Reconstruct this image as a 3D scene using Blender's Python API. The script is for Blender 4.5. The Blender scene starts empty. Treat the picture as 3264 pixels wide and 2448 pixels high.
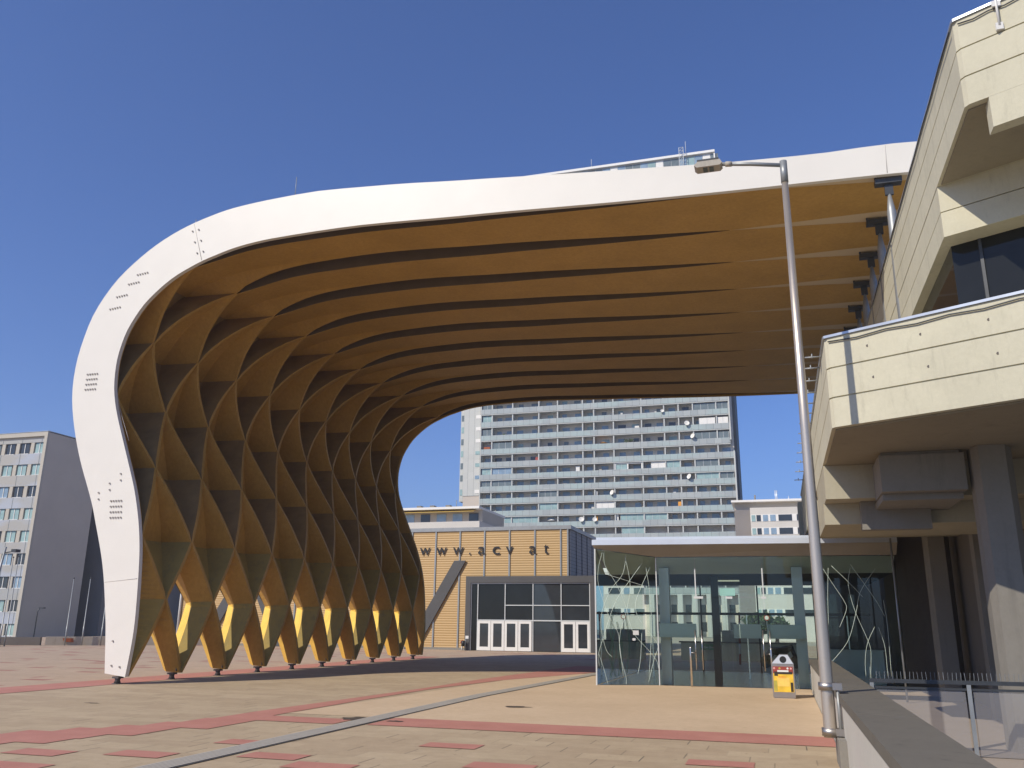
import bpy, math, random
from mathutils import Vector, Matrix, noise
random.seed(7)
S = bpy.context.scene
R = math.radians
# world axes: +x runs along the canopy ribs (to the right), +y along the row of canopy feet, camera stands at the origin
# ------------------------------------------------------------------ camera, sky, sun, exposure
cam = bpy.data.cameras.new('camera'); cam.sensor_width = 36.0; cam.lens = 2738.0 * 36 / 3264
cam.clip_start = 0.05; cam.clip_end = 2500
camo = bpy.data.objects.new('camera', cam); S.collection.objects.link(camo); S.camera = camo
YAW, PITCH, ROLL = R(17), math.atan((1993 - 1224) / 2738.0), R(0.65)
hd = Vector((-math.sin(YAW), math.cos(YAW), 0)); r0 = Vector((math.cos(YAW), math.sin(YAW), 0)); up0 = Vector((0, 0, 1))
fw = hd * math.cos(PITCH) + up0 * math.sin(PITCH); u0 = up0 * math.cos(PITCH) - hd * math.sin(PITCH)
rt = r0 * math.cos(ROLL) + u0 * math.sin(ROLL); upv = u0 * math.cos(ROLL) - r0 * math.sin(ROLL)
camo.matrix_world = Matrix(((rt.x, upv.x, -fw.x, 0), (rt.y, upv.y, -fw.y, 0), (rt.z, upv.z, -fw.z, 1.75), (0, 0, 0, 1)))
SUN_EL, SUN_AZ = R(40), R(57)          # elevation; horizontal direction the light travels in
w = bpy.data.worlds.new('World'); S.world = w; w.use_nodes = True
nt = w.node_tree; nt.nodes.clear()
sky = nt.nodes.new('ShaderNodeTexSky'); sky.sky_type = 'NISHITA'; sky.sun_disc = False
sky.sun_elevation = SUN_EL; sky.sun_rotation = R(213); sky.air_density = 1.0; sky.dust_density = 0.6; sky.ozone_density = 3.0; sky.altitude = 200
bg = nt.nodes.new('ShaderNodeBackground'); bg.inputs['Strength'].default_value = 0.1
wo = nt.nodes.new('ShaderNodeOutputWorld')
hs = nt.nodes.new('ShaderNodeMix'); hs.data_type = 'RGBA'; hs.blend_type = 'MULTIPLY'; hs.inputs[0].default_value = 1.0; hs.inputs[7].default_value = (0.62, 0.87, 1.38, 1)   # colour balance of the sky light
nt.links.new(sky.outputs[0], hs.inputs[6]); nt.links.new(hs.outputs[2], bg.inputs[0]); nt.links.new(bg.outputs[0], wo.inputs[0])
sl = bpy.data.lights.new('sun', 'SUN'); sl.energy = 4.6; sl.angle = R(0.53); sl.color = (1.0, 0.92, 0.78)
so = bpy.data.objects.new('sun', sl); S.collection.objects.link(so); so['kind'] = 'helper'
tr = Vector((math.cos(SUN_AZ) * math.cos(SUN_EL), math.sin(SUN_AZ) * math.cos(SUN_EL), -math.sin(SUN_EL)))
so.rotation_euler = tr.to_track_quat('-Z', 'Y').to_euler(); so.location = (-40, -60, 80)
S.view_settings.view_transform = 'Standard'; S.view_settings.look = 'None'
S.view_settings.exposure = 0.0; S.view_settings.gamma = 1.0
S.cycles.max_bounces = 8; S.cycles.transparent_max_bounces = 16; S.cycles.use_denoising = True
S.cycles.sample_clamp_indirect = 6.0

# ------------------------------------------------------------------ materials
def newmat(name):
    m = bpy.data.materials.new(name); m.use_nodes = True; n = m.node_tree; n.nodes.clear()
    o = n.nodes.new('ShaderNodeOutputMaterial'); p = n.nodes.new('ShaderNodeBsdfPrincipled')
    n.links.new(p.outputs[0], o.inputs[0]); return m, n, p, o
def mathn(n, op, a, b=None, c=None):
    x = n.nodes.new('ShaderNodeMath'); x.operation = op
    for i, v in enumerate((a, b, c)):
        if v is None: continue
        if isinstance(v, (int, float)): x.inputs[i].default_value = v
        else: n.links.new(v, x.inputs[i])
    return x.outputs[0]
def mixc(n, f, a, b, mode='MIX'):
    x = n.nodes.new('ShaderNodeMix'); x.data_type = 'RGBA'; x.blend_type = mode
    for s, v in ((x.inputs[0], f), (x.inputs[6], a), (x.inputs[7], b)):
        if isinstance(v, (int, float)): s.default_value = v
        elif isinstance(v, (tuple, list)): s.default_value = (*v[:3], 1)
        else: n.links.new(v, s)
    return x.outputs[2]
def objco(n):
    return n.nodes.new('ShaderNodeTexCoord').outputs['Object']
def noisen(n, co, scale, detail=4, rough=0.6, vec=(1, 1, 1)):
    mp = n.nodes.new('ShaderNodeMapping'); mp.inputs['Scale'].default_value = vec; n.links.new(co, mp.inputs[0])
    t = n.nodes.new('ShaderNodeTexNoise'); t.inputs['Scale'].default_value = scale; t.inputs['Detail'].default_value = detail
    t.inputs['Roughness'].default_value = rough; n.links.new(mp.outputs[0], t.inputs[0]); return t.outputs[0]
def ramp(n, f, lo, hi):
    x = n.nodes.new('ShaderNodeMapRange'); x.inputs[1].default_value = lo; x.inputs[2].default_value = hi
    n.links.new(f, x.inputs[0]); return x.outputs[0]
def bump(n, p, h, strength, dist=0.02):
    b = n.nodes.new('ShaderNodeBump'); b.inputs['Strength'].default_value = strength; b.inputs['Distance'].default_value = dist
    n.links.new(h, b.inputs['Height']); n.links.new(b.outputs[0], p.inputs['Normal'])
MATS = {}
def plain(name, col, rough=0.6, var=0.12, scale=1.5, vec=(1, 1, 1), fine=0.0, fscale=40, metal=0.0, bmp=0.0, spec=0.5):
    """one coloured surface with soft uneven tone (wear) and an optional fine grain"""
    m, n, p, o = newmat(name); co = objco(n)
    a = noisen(n, co, scale, 5, 0.65, vec)
    c = mixc(n, ramp(n, a, 0.3, 0.7), [v * (1 - var) for v in col], [min(1, v * (1 + var)) for v in col])
    if fine:
        b = noisen(n, co, fscale, 3, 0.7)
        c = mixc(n, ramp(n, b, 0.25, 0.75), mixc(n, 1.0, c, (1 - fine,) * 3, 'MULTIPLY'), c)
        if bmp: bump(n, p, b, bmp)
    n.links.new(c, p.inputs['Base Color']); p.inputs['Roughness'].default_value = rough; p.inputs['Metallic'].default_value = metal
    p.inputs['Specular IOR Level'].default_value = spec
    MATS[name] = m; return m
def glassmat(name, tint, refl=1.0, ior=1.5):
    m, n, p, o = newmat(name); n.nodes.remove(p)
    t = n.nodes.new('ShaderNodeBsdfTransparent'); t.inputs[0].default_value = (*tint, 1)
    g = n.nodes.new('ShaderNodeBsdfGlossy'); g.inputs['Roughness'].default_value = 0.01; g.inputs[0].default_value = (refl,) * 3 + (1,)
    f = n.nodes.new('ShaderNodeFresnel'); f.inputs[0].default_value = ior
    x = n.nodes.new('ShaderNodeMixShader'); n.links.new(f.outputs[0], x.inputs[0]); n.links.new(t.outputs[0], x.inputs[1]); n.links.new(g.outputs[0], x.inputs[2])
    n.links.new(x.outputs[0], o.inputs[0]); MATS[name] = m; return m
def brushed(name, col, rough):
    m, n, p, o = newmat(name); co = objco(n)
    a = noisen(n, co, 6, 4, 0.6, (1, 1, 0.15)); b = noisen(n, co, 60, 2, 0.6, (1, 1, 0.05))
    c = mixc(n, a, [v * 0.8 for v in col], col); n.links.new(c, p.inputs['Base Color'])
    p.inputs['Metallic'].default_value = 1.0; n.links.new(mathn(n, 'MULTIPLY_ADD', b, 0.15, rough - 0.07), p.inputs['Roughness'])
    p.inputs['Anisotropic'].default_value = 0.3
    MATS[name] = m; return m
plain('white_paint', (0.71, 0.675, 0.61), 0.45, 0.03, 0.8)
# ochre stained plywood of the canopy
m, n, p, o = newmat('ochre_wood'); co = objco(n)
a = noisen(n, co, 0.7, 5, 0.6); b = noisen(n, co, 9, 6, 0.75, (1, 1, 0.5)); c3 = noisen(n, co, 2.2, 6, 0.8)
c = mixc(n, ramp(n, a, 0.3, 0.7), (0.44, 0.255, 0.052), (0.53, 0.310, 0.072))
c = mixc(n, ramp(n, b, 0.35, 0.75), c, mixc(n, 1.0, c, (0.78, 0.74, 0.68), 'MULTIPLY'))
c = mixc(n, ramp(n, c3, 0.62, 0.78), c, (0.31, 0.18, 0.05))
n.links.new(c, p.inputs['Base Color']); p.inputs['Roughness'].default_value = 0.65; bump(n, p, b, 0.15, 0.01); MATS['ochre_wood'] = m
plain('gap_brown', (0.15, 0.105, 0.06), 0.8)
plain('sunlit_yellow', (0.80, 0.52, 0.085), 0.55, 0.12, 2.5)  # brighter copy of the ochre: sunlight put into the colour
plain('ochre_edge', (0.62, 0.42, 0.16), 0.6, 0.1, 2)
plain('rust_iron', (0.11, 0.10, 0.095), 0.6, 0.25, 8, metal=0.5)
plain('roof_membrane', (0.45, 0.44, 0.42), 0.8)
plain('bolt_grey', (0.30, 0.27, 0.25), 0.5)
plain('seam_grey', (0.50, 0.47, 0.43), 0.6)
m, n, p, o = newmat('stained_shade_wood'); co = objco(n)  # low facets facing up: shade put into the colour, plus dirt streaks
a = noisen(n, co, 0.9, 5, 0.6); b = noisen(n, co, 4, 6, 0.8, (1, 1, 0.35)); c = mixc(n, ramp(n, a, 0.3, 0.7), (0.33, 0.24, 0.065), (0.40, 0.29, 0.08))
c = mixc(n, ramp(n, b, 0.5, 0.8), c, (0.21, 0.18, 0.08)); n.links.new(c, p.inputs['Base Color']); p.inputs['Roughness'].default_value = 0.75; MATS['stained_shade_wood'] = m
plain('shaded_wood', (0.27, 0.170, 0.062), 0.75, 0.2, 1.5)  # higher facets facing up: ochre with their shade put into the colour
m, n, p, o = newmat('skylight_sheet'); n.links.remove(p.outputs[0].links[0])
d1 = n.nodes.new('ShaderNodeBsdfDiffuse'); d2 = n.nodes.new('ShaderNodeBsdfDiffuse'); x = n.nodes.new('ShaderNodeMixShader')
for q in (d1, d2): q.inputs[0].default_value = (0.56, 0.44, 0.29, 1)  # opaque; light coming through the sheet is put into its pale colour
x.inputs[0].default_value = 0.55; n.links.new(d1.outputs[0], x.inputs[1]); n.links.new(d2.outputs[0], x.inputs[2]); n.links.new(x.outputs[0], o.inputs[0]); MATS['skylight_sheet'] = m
def concrete(name, col, stain=0.35):
    m, n, p, o = newmat(name); co = objco(n)
    a = noisen(n, co, 0.6, 6, 0.7); b = noisen(n, co, 5, 6, 0.75, (1, 1, 0.25)); f = noisen(n, co, 55, 3, 0.7)
    c = mixc(n, ramp(n, a, 0.3, 0.7), [v * 0.9 for v in col], [v * 1.06 for v in col])
    c = mixc(n, ramp(n, b, 0.55, 0.85), c, mixc(n, 1.0, c, (1 - stain, 1 - stain * 1.02, 1 - stain * 1.05), 'MULTIPLY'))
    s_ = noisen(n, co, 2.6, 5, 0.7, (1, 1, 0.12)); c = mixc(n, ramp(n, s_, 0.58, 0.8), c, mixc(n, 1.0, c, (1 - stain * 0.8,) * 3, 'MULTIPLY'))
    k_ = noisen(n, co, 16, 4, 0.8); c = mixc(n, ramp(n, k_, 0.3, 0.7), mixc(n, 1.0, c, (0.92, 0.92, 0.91), 'MULTIPLY'), c)
    n.links.new(c, p.inputs['Base Color']); p.inputs['Roughness'].default_value = 0.85; bump(n, p, k_, 0.12, 0.008); MATS[name] = m
concrete('cream_concrete', (0.565, 0.53, 0.40), 0.28)
concrete('shaded_concrete', (0.28, 0.24, 0.17), 0.25)  # darker copy of the concrete: underside shade put into the colour
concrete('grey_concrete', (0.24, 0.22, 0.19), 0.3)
concrete('drain_concrete', (0.44, 0.40, 0.34), 0.3)
concrete('wall_concrete', (0.44, 0.38, 0.30), 0.45)
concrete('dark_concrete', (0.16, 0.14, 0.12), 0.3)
concrete('coping_stone', (0.14, 0.125, 0.10), 0.5)
concrete('pink_concrete', (0.36, 0.30, 0.25), 0.4)
concrete('beam_concrete', (0.42, 0.38, 0.28), 0.2)  # beam colour darkened to hold the shade under the terrace
concrete('wall_render', (0.55, 0.52, 0.46), 0.1)
plain('zinc', (0.42, 0.45, 0.50), 0.35, 0.1, 2, metal=0.6)
plain('silver_trim', (0.62, 0.66, 0.72), 0.35, 0.05, 1, metal=0.3)
plain('brown_soffit', (0.32, 0.285, 0.24), 0.5, 0.08, 1)
plain('pale_ceiling', (0.86, 0.88, 0.78), 0.6, 0.05, 1)
plain('dark_ceiling', (0.08, 0.08, 0.07), 0.7, 0.1, 1)
plain('grey_panel', (0.075, 0.072, 0.070), 0.55, 0.08, 1)
plain('grey_steel', (0.30, 0.31, 0.31), 0.45, 0.1, 3, metal=0.4)
plain('dark_steel', (0.055, 0.058, 0.062), 0.45, 0.15, 5, metal=0.3)
plain('white_frame', (0.72, 0.70, 0.66), 0.4, 0.04, 2)
plain('pale_frame', (0.55, 0.56, 0.55), 0.4, 0.04, 2)
plain('black_plastic', (0.012, 0.012, 0.013), 0.5, 0.2, 4)
plain('red_paint', (0.35, 0.05, 0.03), 0.45)
plain('orange_cloth', (0.75, 0.33, 0.05), 0.8)
plain('rust_cloth', (0.35, 0.09, 0.03), 0.8)
plain('poster_yellow', (0.72, 0.46, 0.04), 0.5, 0.25, 4)
plain('poster_pale', (0.80, 0.55, 0.12), 0.5, 0.1, 5)
plain('poster_olive', (0.42, 0.36, 0.06), 0.5, 0.2, 4)
plain('poster_red', (0.30, 0.05, 0.035), 0.5, 0.2, 7)
plain('poster_orange', (0.80, 0.28, 0.03), 0.5, 0.05)
plain('poster_black', (0.03, 0.022, 0.015), 0.5, 0.3, 9)
plain('poster_white', (0.72, 0.72, 0.70), 0.5, 0.03)
plain('poster_pink', (0.70, 0.36, 0.34), 0.5, 0.03)
plain('green_sign', (0.02, 0.22, 0.10), 0.5, 0.05)
plain('etch_white', (0.62, 0.72, 0.64), 0.6, 0.05)
plain('etch_green', (0.25, 0.50, 0.38), 0.6, 0.05)
plain('frosted_band', (0.46, 0.52, 0.49), 0.5, 0.03)
plain('column_paint', (0.60, 0.63, 0.63), 0.5, 0.03)
m, n, p, o = newmat('screen_light'); p.inputs['Base Color'].default_value = (0.6, 0.8, 0.72, 1); p.inputs['Emission Color'].default_value = (0.55, 0.85, 0.76, 1); p.inputs['Emission Strength'].default_value = 0.55; MATS['screen_light'] = m
m, n, p, o = newmat('lamp_tube'); p.inputs['Emission Color'].default_value = (0.85, 0.85, 0.65, 1); p.inputs['Emission Strength'].default_value = 0.4; MATS['lamp_tube'] = m
brushed('stainless', (0.74, 0.70, 0.66), 0.27)
brushed('pole_steel', (0.60, 0.52, 0.43), 0.37)
MATS['pole_steel'].node_tree.nodes['Principled BSDF'].inputs['Metallic'].default_value = 0.72
brushed('bin_steel', (0.50, 0.46, 0.42), 0.42)
glassmat('pavilion_glass', (0.86, 0.97, 0.89), 0.9)
glassmat('clear_glass', (0.80, 0.88, 0.86), 1.0)
def darkglass(name, col, rough=0.04, spec=0.6):
    m, n, p, o = newmat(name); a = noisen(n, objco(n), 0.8, 3)
    n.links.new(mixc(n, a, [v * 0.6 for v in col], [v * 1.4 for v in col]), p.inputs['Base Color'])
    p.inputs['Roughness'].default_value = rough; p.inputs['Specular IOR Level'].default_value = spec; MATS[name] = m
darkglass('window_dark', (0.035, 0.04, 0.045))
darkglass('window_blue', (0.24, 0.33, 0.42), 0.08)
darkglass('window_black', (0.018, 0.019, 0.019), 0.04, 0.25)
darkglass('window_mint', (0.30, 0.42, 0.40), 0.12)
darkglass('window_shade', (0.15, 0.18, 0.18), 0.08)
# cladding of the hall: horizontal metal sidings
m, n, p, o = newmat('gold_siding'); co = objco(n); sx = n.nodes.new('ShaderNodeSeparateXYZ'); n.links.new(co, sx.inputs[0])
fz = mathn(n, 'FRACT', mathn(n, 'DIVIDE', sx.outputs[2], 0.17)); tri = mathn(n, 'ABSOLUTE', mathn(n, 'SUBTRACT', fz, 0.5))
a = noisen(n, co, 0.9, 4, 0.6, (0.3, 1, 3)); b = noisen(n, co, 3, 2, 0.5, (0.05, 0.05, 5.9))
c = mixc(n, a, (0.45, 0.285, 0.115), (0.54, 0.355, 0.155)); c = mixc(n, ramp(n, b, 0.3, 0.7), mixc(n, 1.0, c, (0.9, 0.88, 0.85), 'MULTIPLY'), c)
n.links.new(c, p.inputs['Base Color']); p.inputs['Roughness'].default_value = 0.55; bump(n, p, mathn(n, 'SMOOTH_MIN', tri, 0.34, 0.1), 0.45, 0.12); MATS['gold_siding'] = m
m, n, p, o = newmat('grey_siding'); co = objco(n); sx = n.nodes.new('ShaderNodeSeparateXYZ'); n.links.new(co, sx.inputs[0])
fz = mathn(n, 'FRACT', mathn(n, 'DIVIDE', sx.outputs[2], 0.25)); c = mixc(n, mathn(n, 'GREATER_THAN', fz, 0.12), (0.10, 0.095, 0.09), (0.25, 0.235, 0.22))
n.links.new(c, p.inputs['Base Color']); p.inputs['Roughness'].default_value = 0.6; MATS['grey_siding'] = m
# parapets of the tower: glass panels that differ from one another
def panelmat(name, cols, wd, ht, rough):
    m, n, p, o = newmat(name); co = objco(n); sx = n.nodes.new('ShaderNodeSeparateXYZ'); n.links.new(co, sx.inputs[0])
    cx = n.nodes.new('ShaderNodeCombineXYZ'); fx = mathn(n, 'DIVIDE', sx.outputs[0], wd)
    n.links.new(mathn(n, 'FLOOR', fx), cx.inputs[0]); n.links.new(mathn(n, 'FLOOR', mathn(n, 'DIVIDE', sx.outputs[2], ht)), cx.inputs[1])
    wn = n.nodes.new('ShaderNodeTexWhiteNoise'); wn.noise_dimensions = '3D'; n.links.new(cx.outputs[0], wn.inputs[0])
    big = noisen(n, co, 0.12, 2, 0.5, (1, 1, 3))
    c = mixc(n, wn.outputs[0], cols[0], cols[1]); c = mixc(n, ramp(n, big, 0.45, 0.6), c, cols[2])
    c = mixc(n, mathn(n, 'LESS_THAN', mathn(n, 'FRACT', fx), 0.035), c, (0.16, 0.17, 0.17))
    n.links.new(c, p.inputs['Base Color']); p.inputs['Roughness'].default_value = rough; MATS[name] = m
panelmat('parapet_panel', ((0.35, 0.375, 0.365), (0.42, 0.44, 0.42), (0.38, 0.45, 0.43)), 1.45, 2.9, 0.3)
panelmat('siding_blue', ((0.36, 0.36, 0.35), (0.40, 0.37, 0.33), (0.40, 0.42, 0.47)), 3.3, 2.94, 0.6)
panelmat('stone_panel', ((0.50, 0.50, 0.46), (0.56, 0.55, 0.51), (0.53, 0.53, 0.49)), 1.3, 1.32, 0.7)
plain('tower_slab', (0.50, 0.505, 0.48), 0.7, 0.08, 0.5)
plain('tower_wall', (0.68, 0.61, 0.53), 0.8, 0.2, 0.25)
plain('tower_wall_dark', (0.10, 0.10, 0.10), 0.7, 0.2, 0.3)
plain('render_cream', (0.60, 0.56, 0.50), 0.8, 0.05, 0.4)
plain('render_grey', (0.55, 0.475, 0.40), 0.85, 0.07, 0.15)
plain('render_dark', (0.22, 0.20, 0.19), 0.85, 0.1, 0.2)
plain('render_tan', (0.48, 0.43, 0.36), 0.8, 0.05, 0.4)
plain('roof_white', (0.78, 0.75, 0.70), 0.7, 0.03, 1)
plain('dish_white', (0.75, 0.72, 0.65), 0.5, 0.05, 2)
plain('bark', (0.10, 0.07, 0.05), 0.9, 0.3, 5)
plain('leaf', (0.055, 0.085, 0.022), 0.7, 0.5, 1.2)
MATS_NAMES = None

# paving with staggered slabs; some slabs red where the laying pattern has them
m, n, p, o = newmat('paving'); co = objco(n); sx = n.nodes.new('ShaderNodeSeparateXYZ'); n.links.new(co, sx.inputs[0])
X, Y = sx.outputs[0], sx.outputs[1]
ry = mathn(n, 'DIVIDE', Y, 0.5); row = mathn(n, 'FLOOR', ry); fy = mathn(n, 'FRACT', ry)
off = mathn(n, 'MULTIPLY', mathn(n, 'FRACT', mathn(n, 'MULTIPLY', row, 0.37)), 0.9)
rx = mathn(n, 'DIVIDE', mathn(n, 'ADD', X, off), 0.88); col = mathn(n, 'FLOOR', rx); fx = mathn(n, 'FRACT', rx)
cx = n.nodes.new('ShaderNodeCombineXYZ'); n.links.new(col, cx.inputs[0]); n.links.new(row, cx.inputs[1])
wn = n.nodes.new('ShaderNodeTexWhiteNoise'); n.links.new(cx.outputs[0], wn.inputs[0]); rnd = wn.outputs[0]
base = mixc(n, rnd, (0.47, 0.355, 0.23), (0.54, 0.42, 0.275))
st = noisen(n, co, 0.25, 6, 0.7); base = mixc(n, ramp(n, st, 0.3, 0.72), mixc(n, 1.0, base, (0.86, 0.85, 0.82), 'MULTIPLY'), base)
# tone of the far and left part: pinker slabs, a fifth of them red
far = mathn(n, 'MAXIMUM', mathn(n, 'LESS_THAN', X, -19.3), mathn(n, 'GREATER_THAN', Y, 46.5))
pink = mixc(n, rnd, (0.45, 0.335, 0.23), (0.51, 0.375, 0.26)); base = mixc(n, far, base, pink)
patch = ramp(n, noisen(n, co, 0.18, 2), 0.35, 0.62)
red = mathn(n, 'MULTIPLY', mathn(n, 'GREATER_THAN', mathn(n, 'MULTIPLY_ADD', patch, 0.13, rnd), 1.0), far)
base = mixc(n, red, base, (0.37, 0.17, 0.125))
jx = mathn(n, 'LESS_THAN', fx, 0.022); jy = mathn(n, 'LESS_THAN', fy, 0.016)
cx2 = n.nodes.new('ShaderNodeCombineXYZ'); n.links.new(col, cx2.inputs[0]); n.links.new(row, cx2.inputs[1]); cx2.inputs[2].default_value = 3.3
wn2 = n.nodes.new('ShaderNodeTexWhiteNoise'); n.links.new(cx2.outputs[0], wn2.inputs[0])
jl = ramp(n, wn2.outputs[0], 0.25, 0.95); near = mathn(n, 'SUBTRACT', 1.0, far)
joint = mathn(n, 'MULTIPLY', mathn(n, 'MAXIMUM', mathn(n, 'MULTIPLY', jx, jl), mathn(n, 'MULTIPLY', jy, 0.22)), mathn(n, 'MULTIPLY_ADD', near, 0.4, 0.6))
base = mixc(n, mathn(n, 'MULTIPLY', joint, 0.85), base, (0.10, 0.085, 0.06))
md = noisen(n, co, 3.2, 6, 0.75); base = mixc(n, ramp(n, md, 0.32, 0.68), mixc(n, 1.0, base, (0.84, 0.83, 0.81), 'MULTIPLY'), base)
sp = noisen(n, co, 7.5, 2, 0.5); base = mixc(n, ramp(n, sp, 0.70, 0.76), base, mixc(n, 1.0, base, (0.62, 0.60, 0.57), 'MULTIPLY'))
fg = noisen(n, co, 45, 3, 0.7); base = mixc(n, ramp(n, fg, 0.3, 0.7), mixc(n, 1.0, base, (0.92, 0.92, 0.92), 'MULTIPLY'), base)
n.links.new(base, p.inputs['Base Color']); p.inputs['Roughness'].default_value = 0.85; bump(n, p, fg, 0.1, 0.004); MATS['paving'] = m
# red slabs, with thin dirty joints
m, n, p, o = newmat('red_slab'); co = objco(n); a = noisen(n, co, 1.2, 5, 0.7); f = noisen(n, co, 45, 3, 0.7)
sx = n.nodes.new('ShaderNodeSeparateXYZ'); n.links.new(co, sx.inputs[0])
c = mixc(n, ramp(n, a, 0.3, 0.7), (0.41, 0.17, 0.125), (0.49, 0.22, 0.165)); c = mixc(n, ramp(n, f, 0.3, 0.7), mixc(n, 1.0, c, (0.9,) * 3, 'MULTIPLY'), c)
n.links.new(c, p.inputs['Base Color']); p.inputs['Roughness'].default_value = 0.85; MATS['red_slab'] = m
m, n, p, o = newmat('beige_aggregate'); co = objco(n); a = noisen(n, co, 0.35, 5, 0.65); f = noisen(n, co, 60, 4, 0.8); g = noisen(n, co, 5, 5, 0.75)
c = mixc(n, ramp(n, a, 0.3, 0.72), (0.58, 0.43, 0.275), (0.67, 0.51, 0.34)); c = mixc(n, ramp(n, f, 0.35, 0.65), mixc(n, 1.0, c, (0.84, 0.82, 0.80), 'MULTIPLY'), c)
c = mixc(n, ramp(n, g, 0.3, 0.7), mixc(n, 1.0, c, (0.87, 0.86, 0.84), 'MULTIPLY'), c)
sp = noisen(n, co, 6, 2, 0.5); c = mixc(n, ramp(n, sp, 0.71, 0.77), c, mixc(n, 1.0, c, (0.72, 0.70, 0.66), 'MULTIPLY'))
n.links.new(c, p.inputs['Base Color']); p.inputs['Roughness'].default_value = 0.9; bump(n, p, f, 0.25, 0.006); MATS['beige_aggregate'] = m
plain('dark_tile', (0.17, 0.16, 0.15), 0.25, 0.15, 1.5)
plain('dirt', (0.07, 0.05, 0.035), 0.95, 0.4, 6)
plain('far_ground', (0.16, 0.16, 0.12), 0.9, 0.3, 0.03)

# ------------------------------------------------------------------ mesh helpers
class MB:
    def __init__(s): s.v = []; s.f = []; s.sm = []
    def face(s, pts, smooth=False):
        i = len(s.v); s.v += [tuple(p) for p in pts]; s.f.append(tuple(range(i, i + len(pts)))); s.sm.append(smooth)
    def box(s, x0, x1, y0, y1, z0, z1):
        s.prism([(x0, y0), (x1, y0), (x1, y1), (x0, y1)], z0, z1); return s
    def prism(s, poly, z0, z1):
        """poly counter-clockwise in plan"""
        i = len(s.v); k = len(poly)
        s.v += [(x, y, z0) for x, y in poly] + [(x, y, z1) for x, y in poly]
        s.f.append(tuple(i + j for j in reversed(range(k)))); s.f.append(tuple(i + k + j for j in range(k)))
        for j in range(k): s.f.append((i + j, i + (j + 1) % k, i + k + (j + 1) % k, i + k + j))
        s.sm += [False] * (k + 2); return s
    def slab(s, pts, nrm):
        """flat outline (3-D points) pushed along vector nrm"""
        i = len(s.v); k = len(pts); nv = Vector(nrm)
        s.v += [tuple(p) for p in pts] + [tuple(Vector(p) + nv) for p in pts]
        s.f.append(tuple(i + j for j in reversed(range(k)))); s.f.append(tuple(i + k + j for j in range(k)))
        for j in range(k): s.f.append((i + j, i + (j + 1) % k, i + k + (j + 1) % k, i + k + j))
        s.sm += [False] * (k + 2); return s
    def tube(s, path, rad, n=8, caps=True):
        path = [Vector(q) for q in path]; k = len(path)
        rad = rad if isinstance(rad, (list, tuple)) else [rad] * k
        i0 = len(s.v); prev = None
        for j, q in enumerate(path):
            t = (path[min(j + 1, k - 1)] - path[max(j - 1, 0)]).normalized()
            if prev is None:
                a = Vector((0, 0, 1)) if abs(t.z) < 0.9 else Vector((1, 0, 0)); u = t.cross(a).normalized()
            else: u = (prev - t * prev.dot(t)).normalized()
            prev = u; v2 = t.cross(u)
            for m_ in range(n):
                an = 2 * math.pi * m_ / n; s.v.append(tuple(q + (u * math.cos(an) + v2 * math.sin(an)) * rad[j]))
        for j in range(k - 1):
            for m_ in range(n):
                a = i0 + j * n + m_; b = i0 + j * n + (m_ + 1) % n; s.f.append((a, b, b + n, a + n)); s.sm.append(True)
        if caps:
            s.f.append(tuple(i0 + m_ for m_ in reversed(range(n)))); s.f.append(tuple(i0 + (k - 1) * n + m_ for m_ in range(n))); s.sm += [False, False]
        return s
    def dish(s, c, nrm, rad, depth):
        c = Vector(c); nv = Vector(nrm).normalized(); u = nv.orthogonal().normalized(); v2 = nv.cross(u); N = 16
        rings = [(0.0, -depth), (0.5, -depth * 0.75), (1.0, 0.0)]; i0 = len(s.v)
        for rr, dd in rings:
            for m_ in range(N):
                an = 2 * math.pi * m_ / N; s.v.append(tuple(c + (u * math.cos(an) + v2 * math.sin(an)) * rad * max(rr, 0.02) + nv * dd))
        for j in range(2):
            for m_ in range(N):
                a = i0 + j * N + m_; b = i0 + j * N + (m_ + 1) % N; s.f.append((a, b, b + N, a + N)); s.sm.append(True)
        return s
    def build(s, name, mat, parent=None):
        me = bpy.data.meshes.new(name)
        base = Vector(parent['base_'] ) if parent is not None and 'base_' in parent else Vector((0, 0, 0))
        me.from_pydata([(x - base.x, y - base.y, z - base.z) for x, y, z in s.v], [], s.f); me.update()
        me.polygons.foreach_set('use_smooth', s.sm)
        me.materials.append(MATS[mat]); o = bpy.data.objects.new(name, me); S.collection.objects.link(o)
        if parent is not None:
            o.parent = parent; o['base_'] = tuple(base)
        return o
def tag(o, label, cat, group=None):
    o['label'] = label; o['category'] = cat
    if group: o['group'] = group
    return o
ROOTS = []
def thing(name, label, cat, loc, group=None):
    o = bpy.data.objects.new(name, None); S.collection.objects.link(o); o.location = loc; o.empty_display_size = 0.2
    o['base_'] = tuple(loc); return tag(o, label, cat, group)
def struct(name, mb, mat):
    o = mb.build(name, mat); o['kind'] = 'structure'; return o
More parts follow.
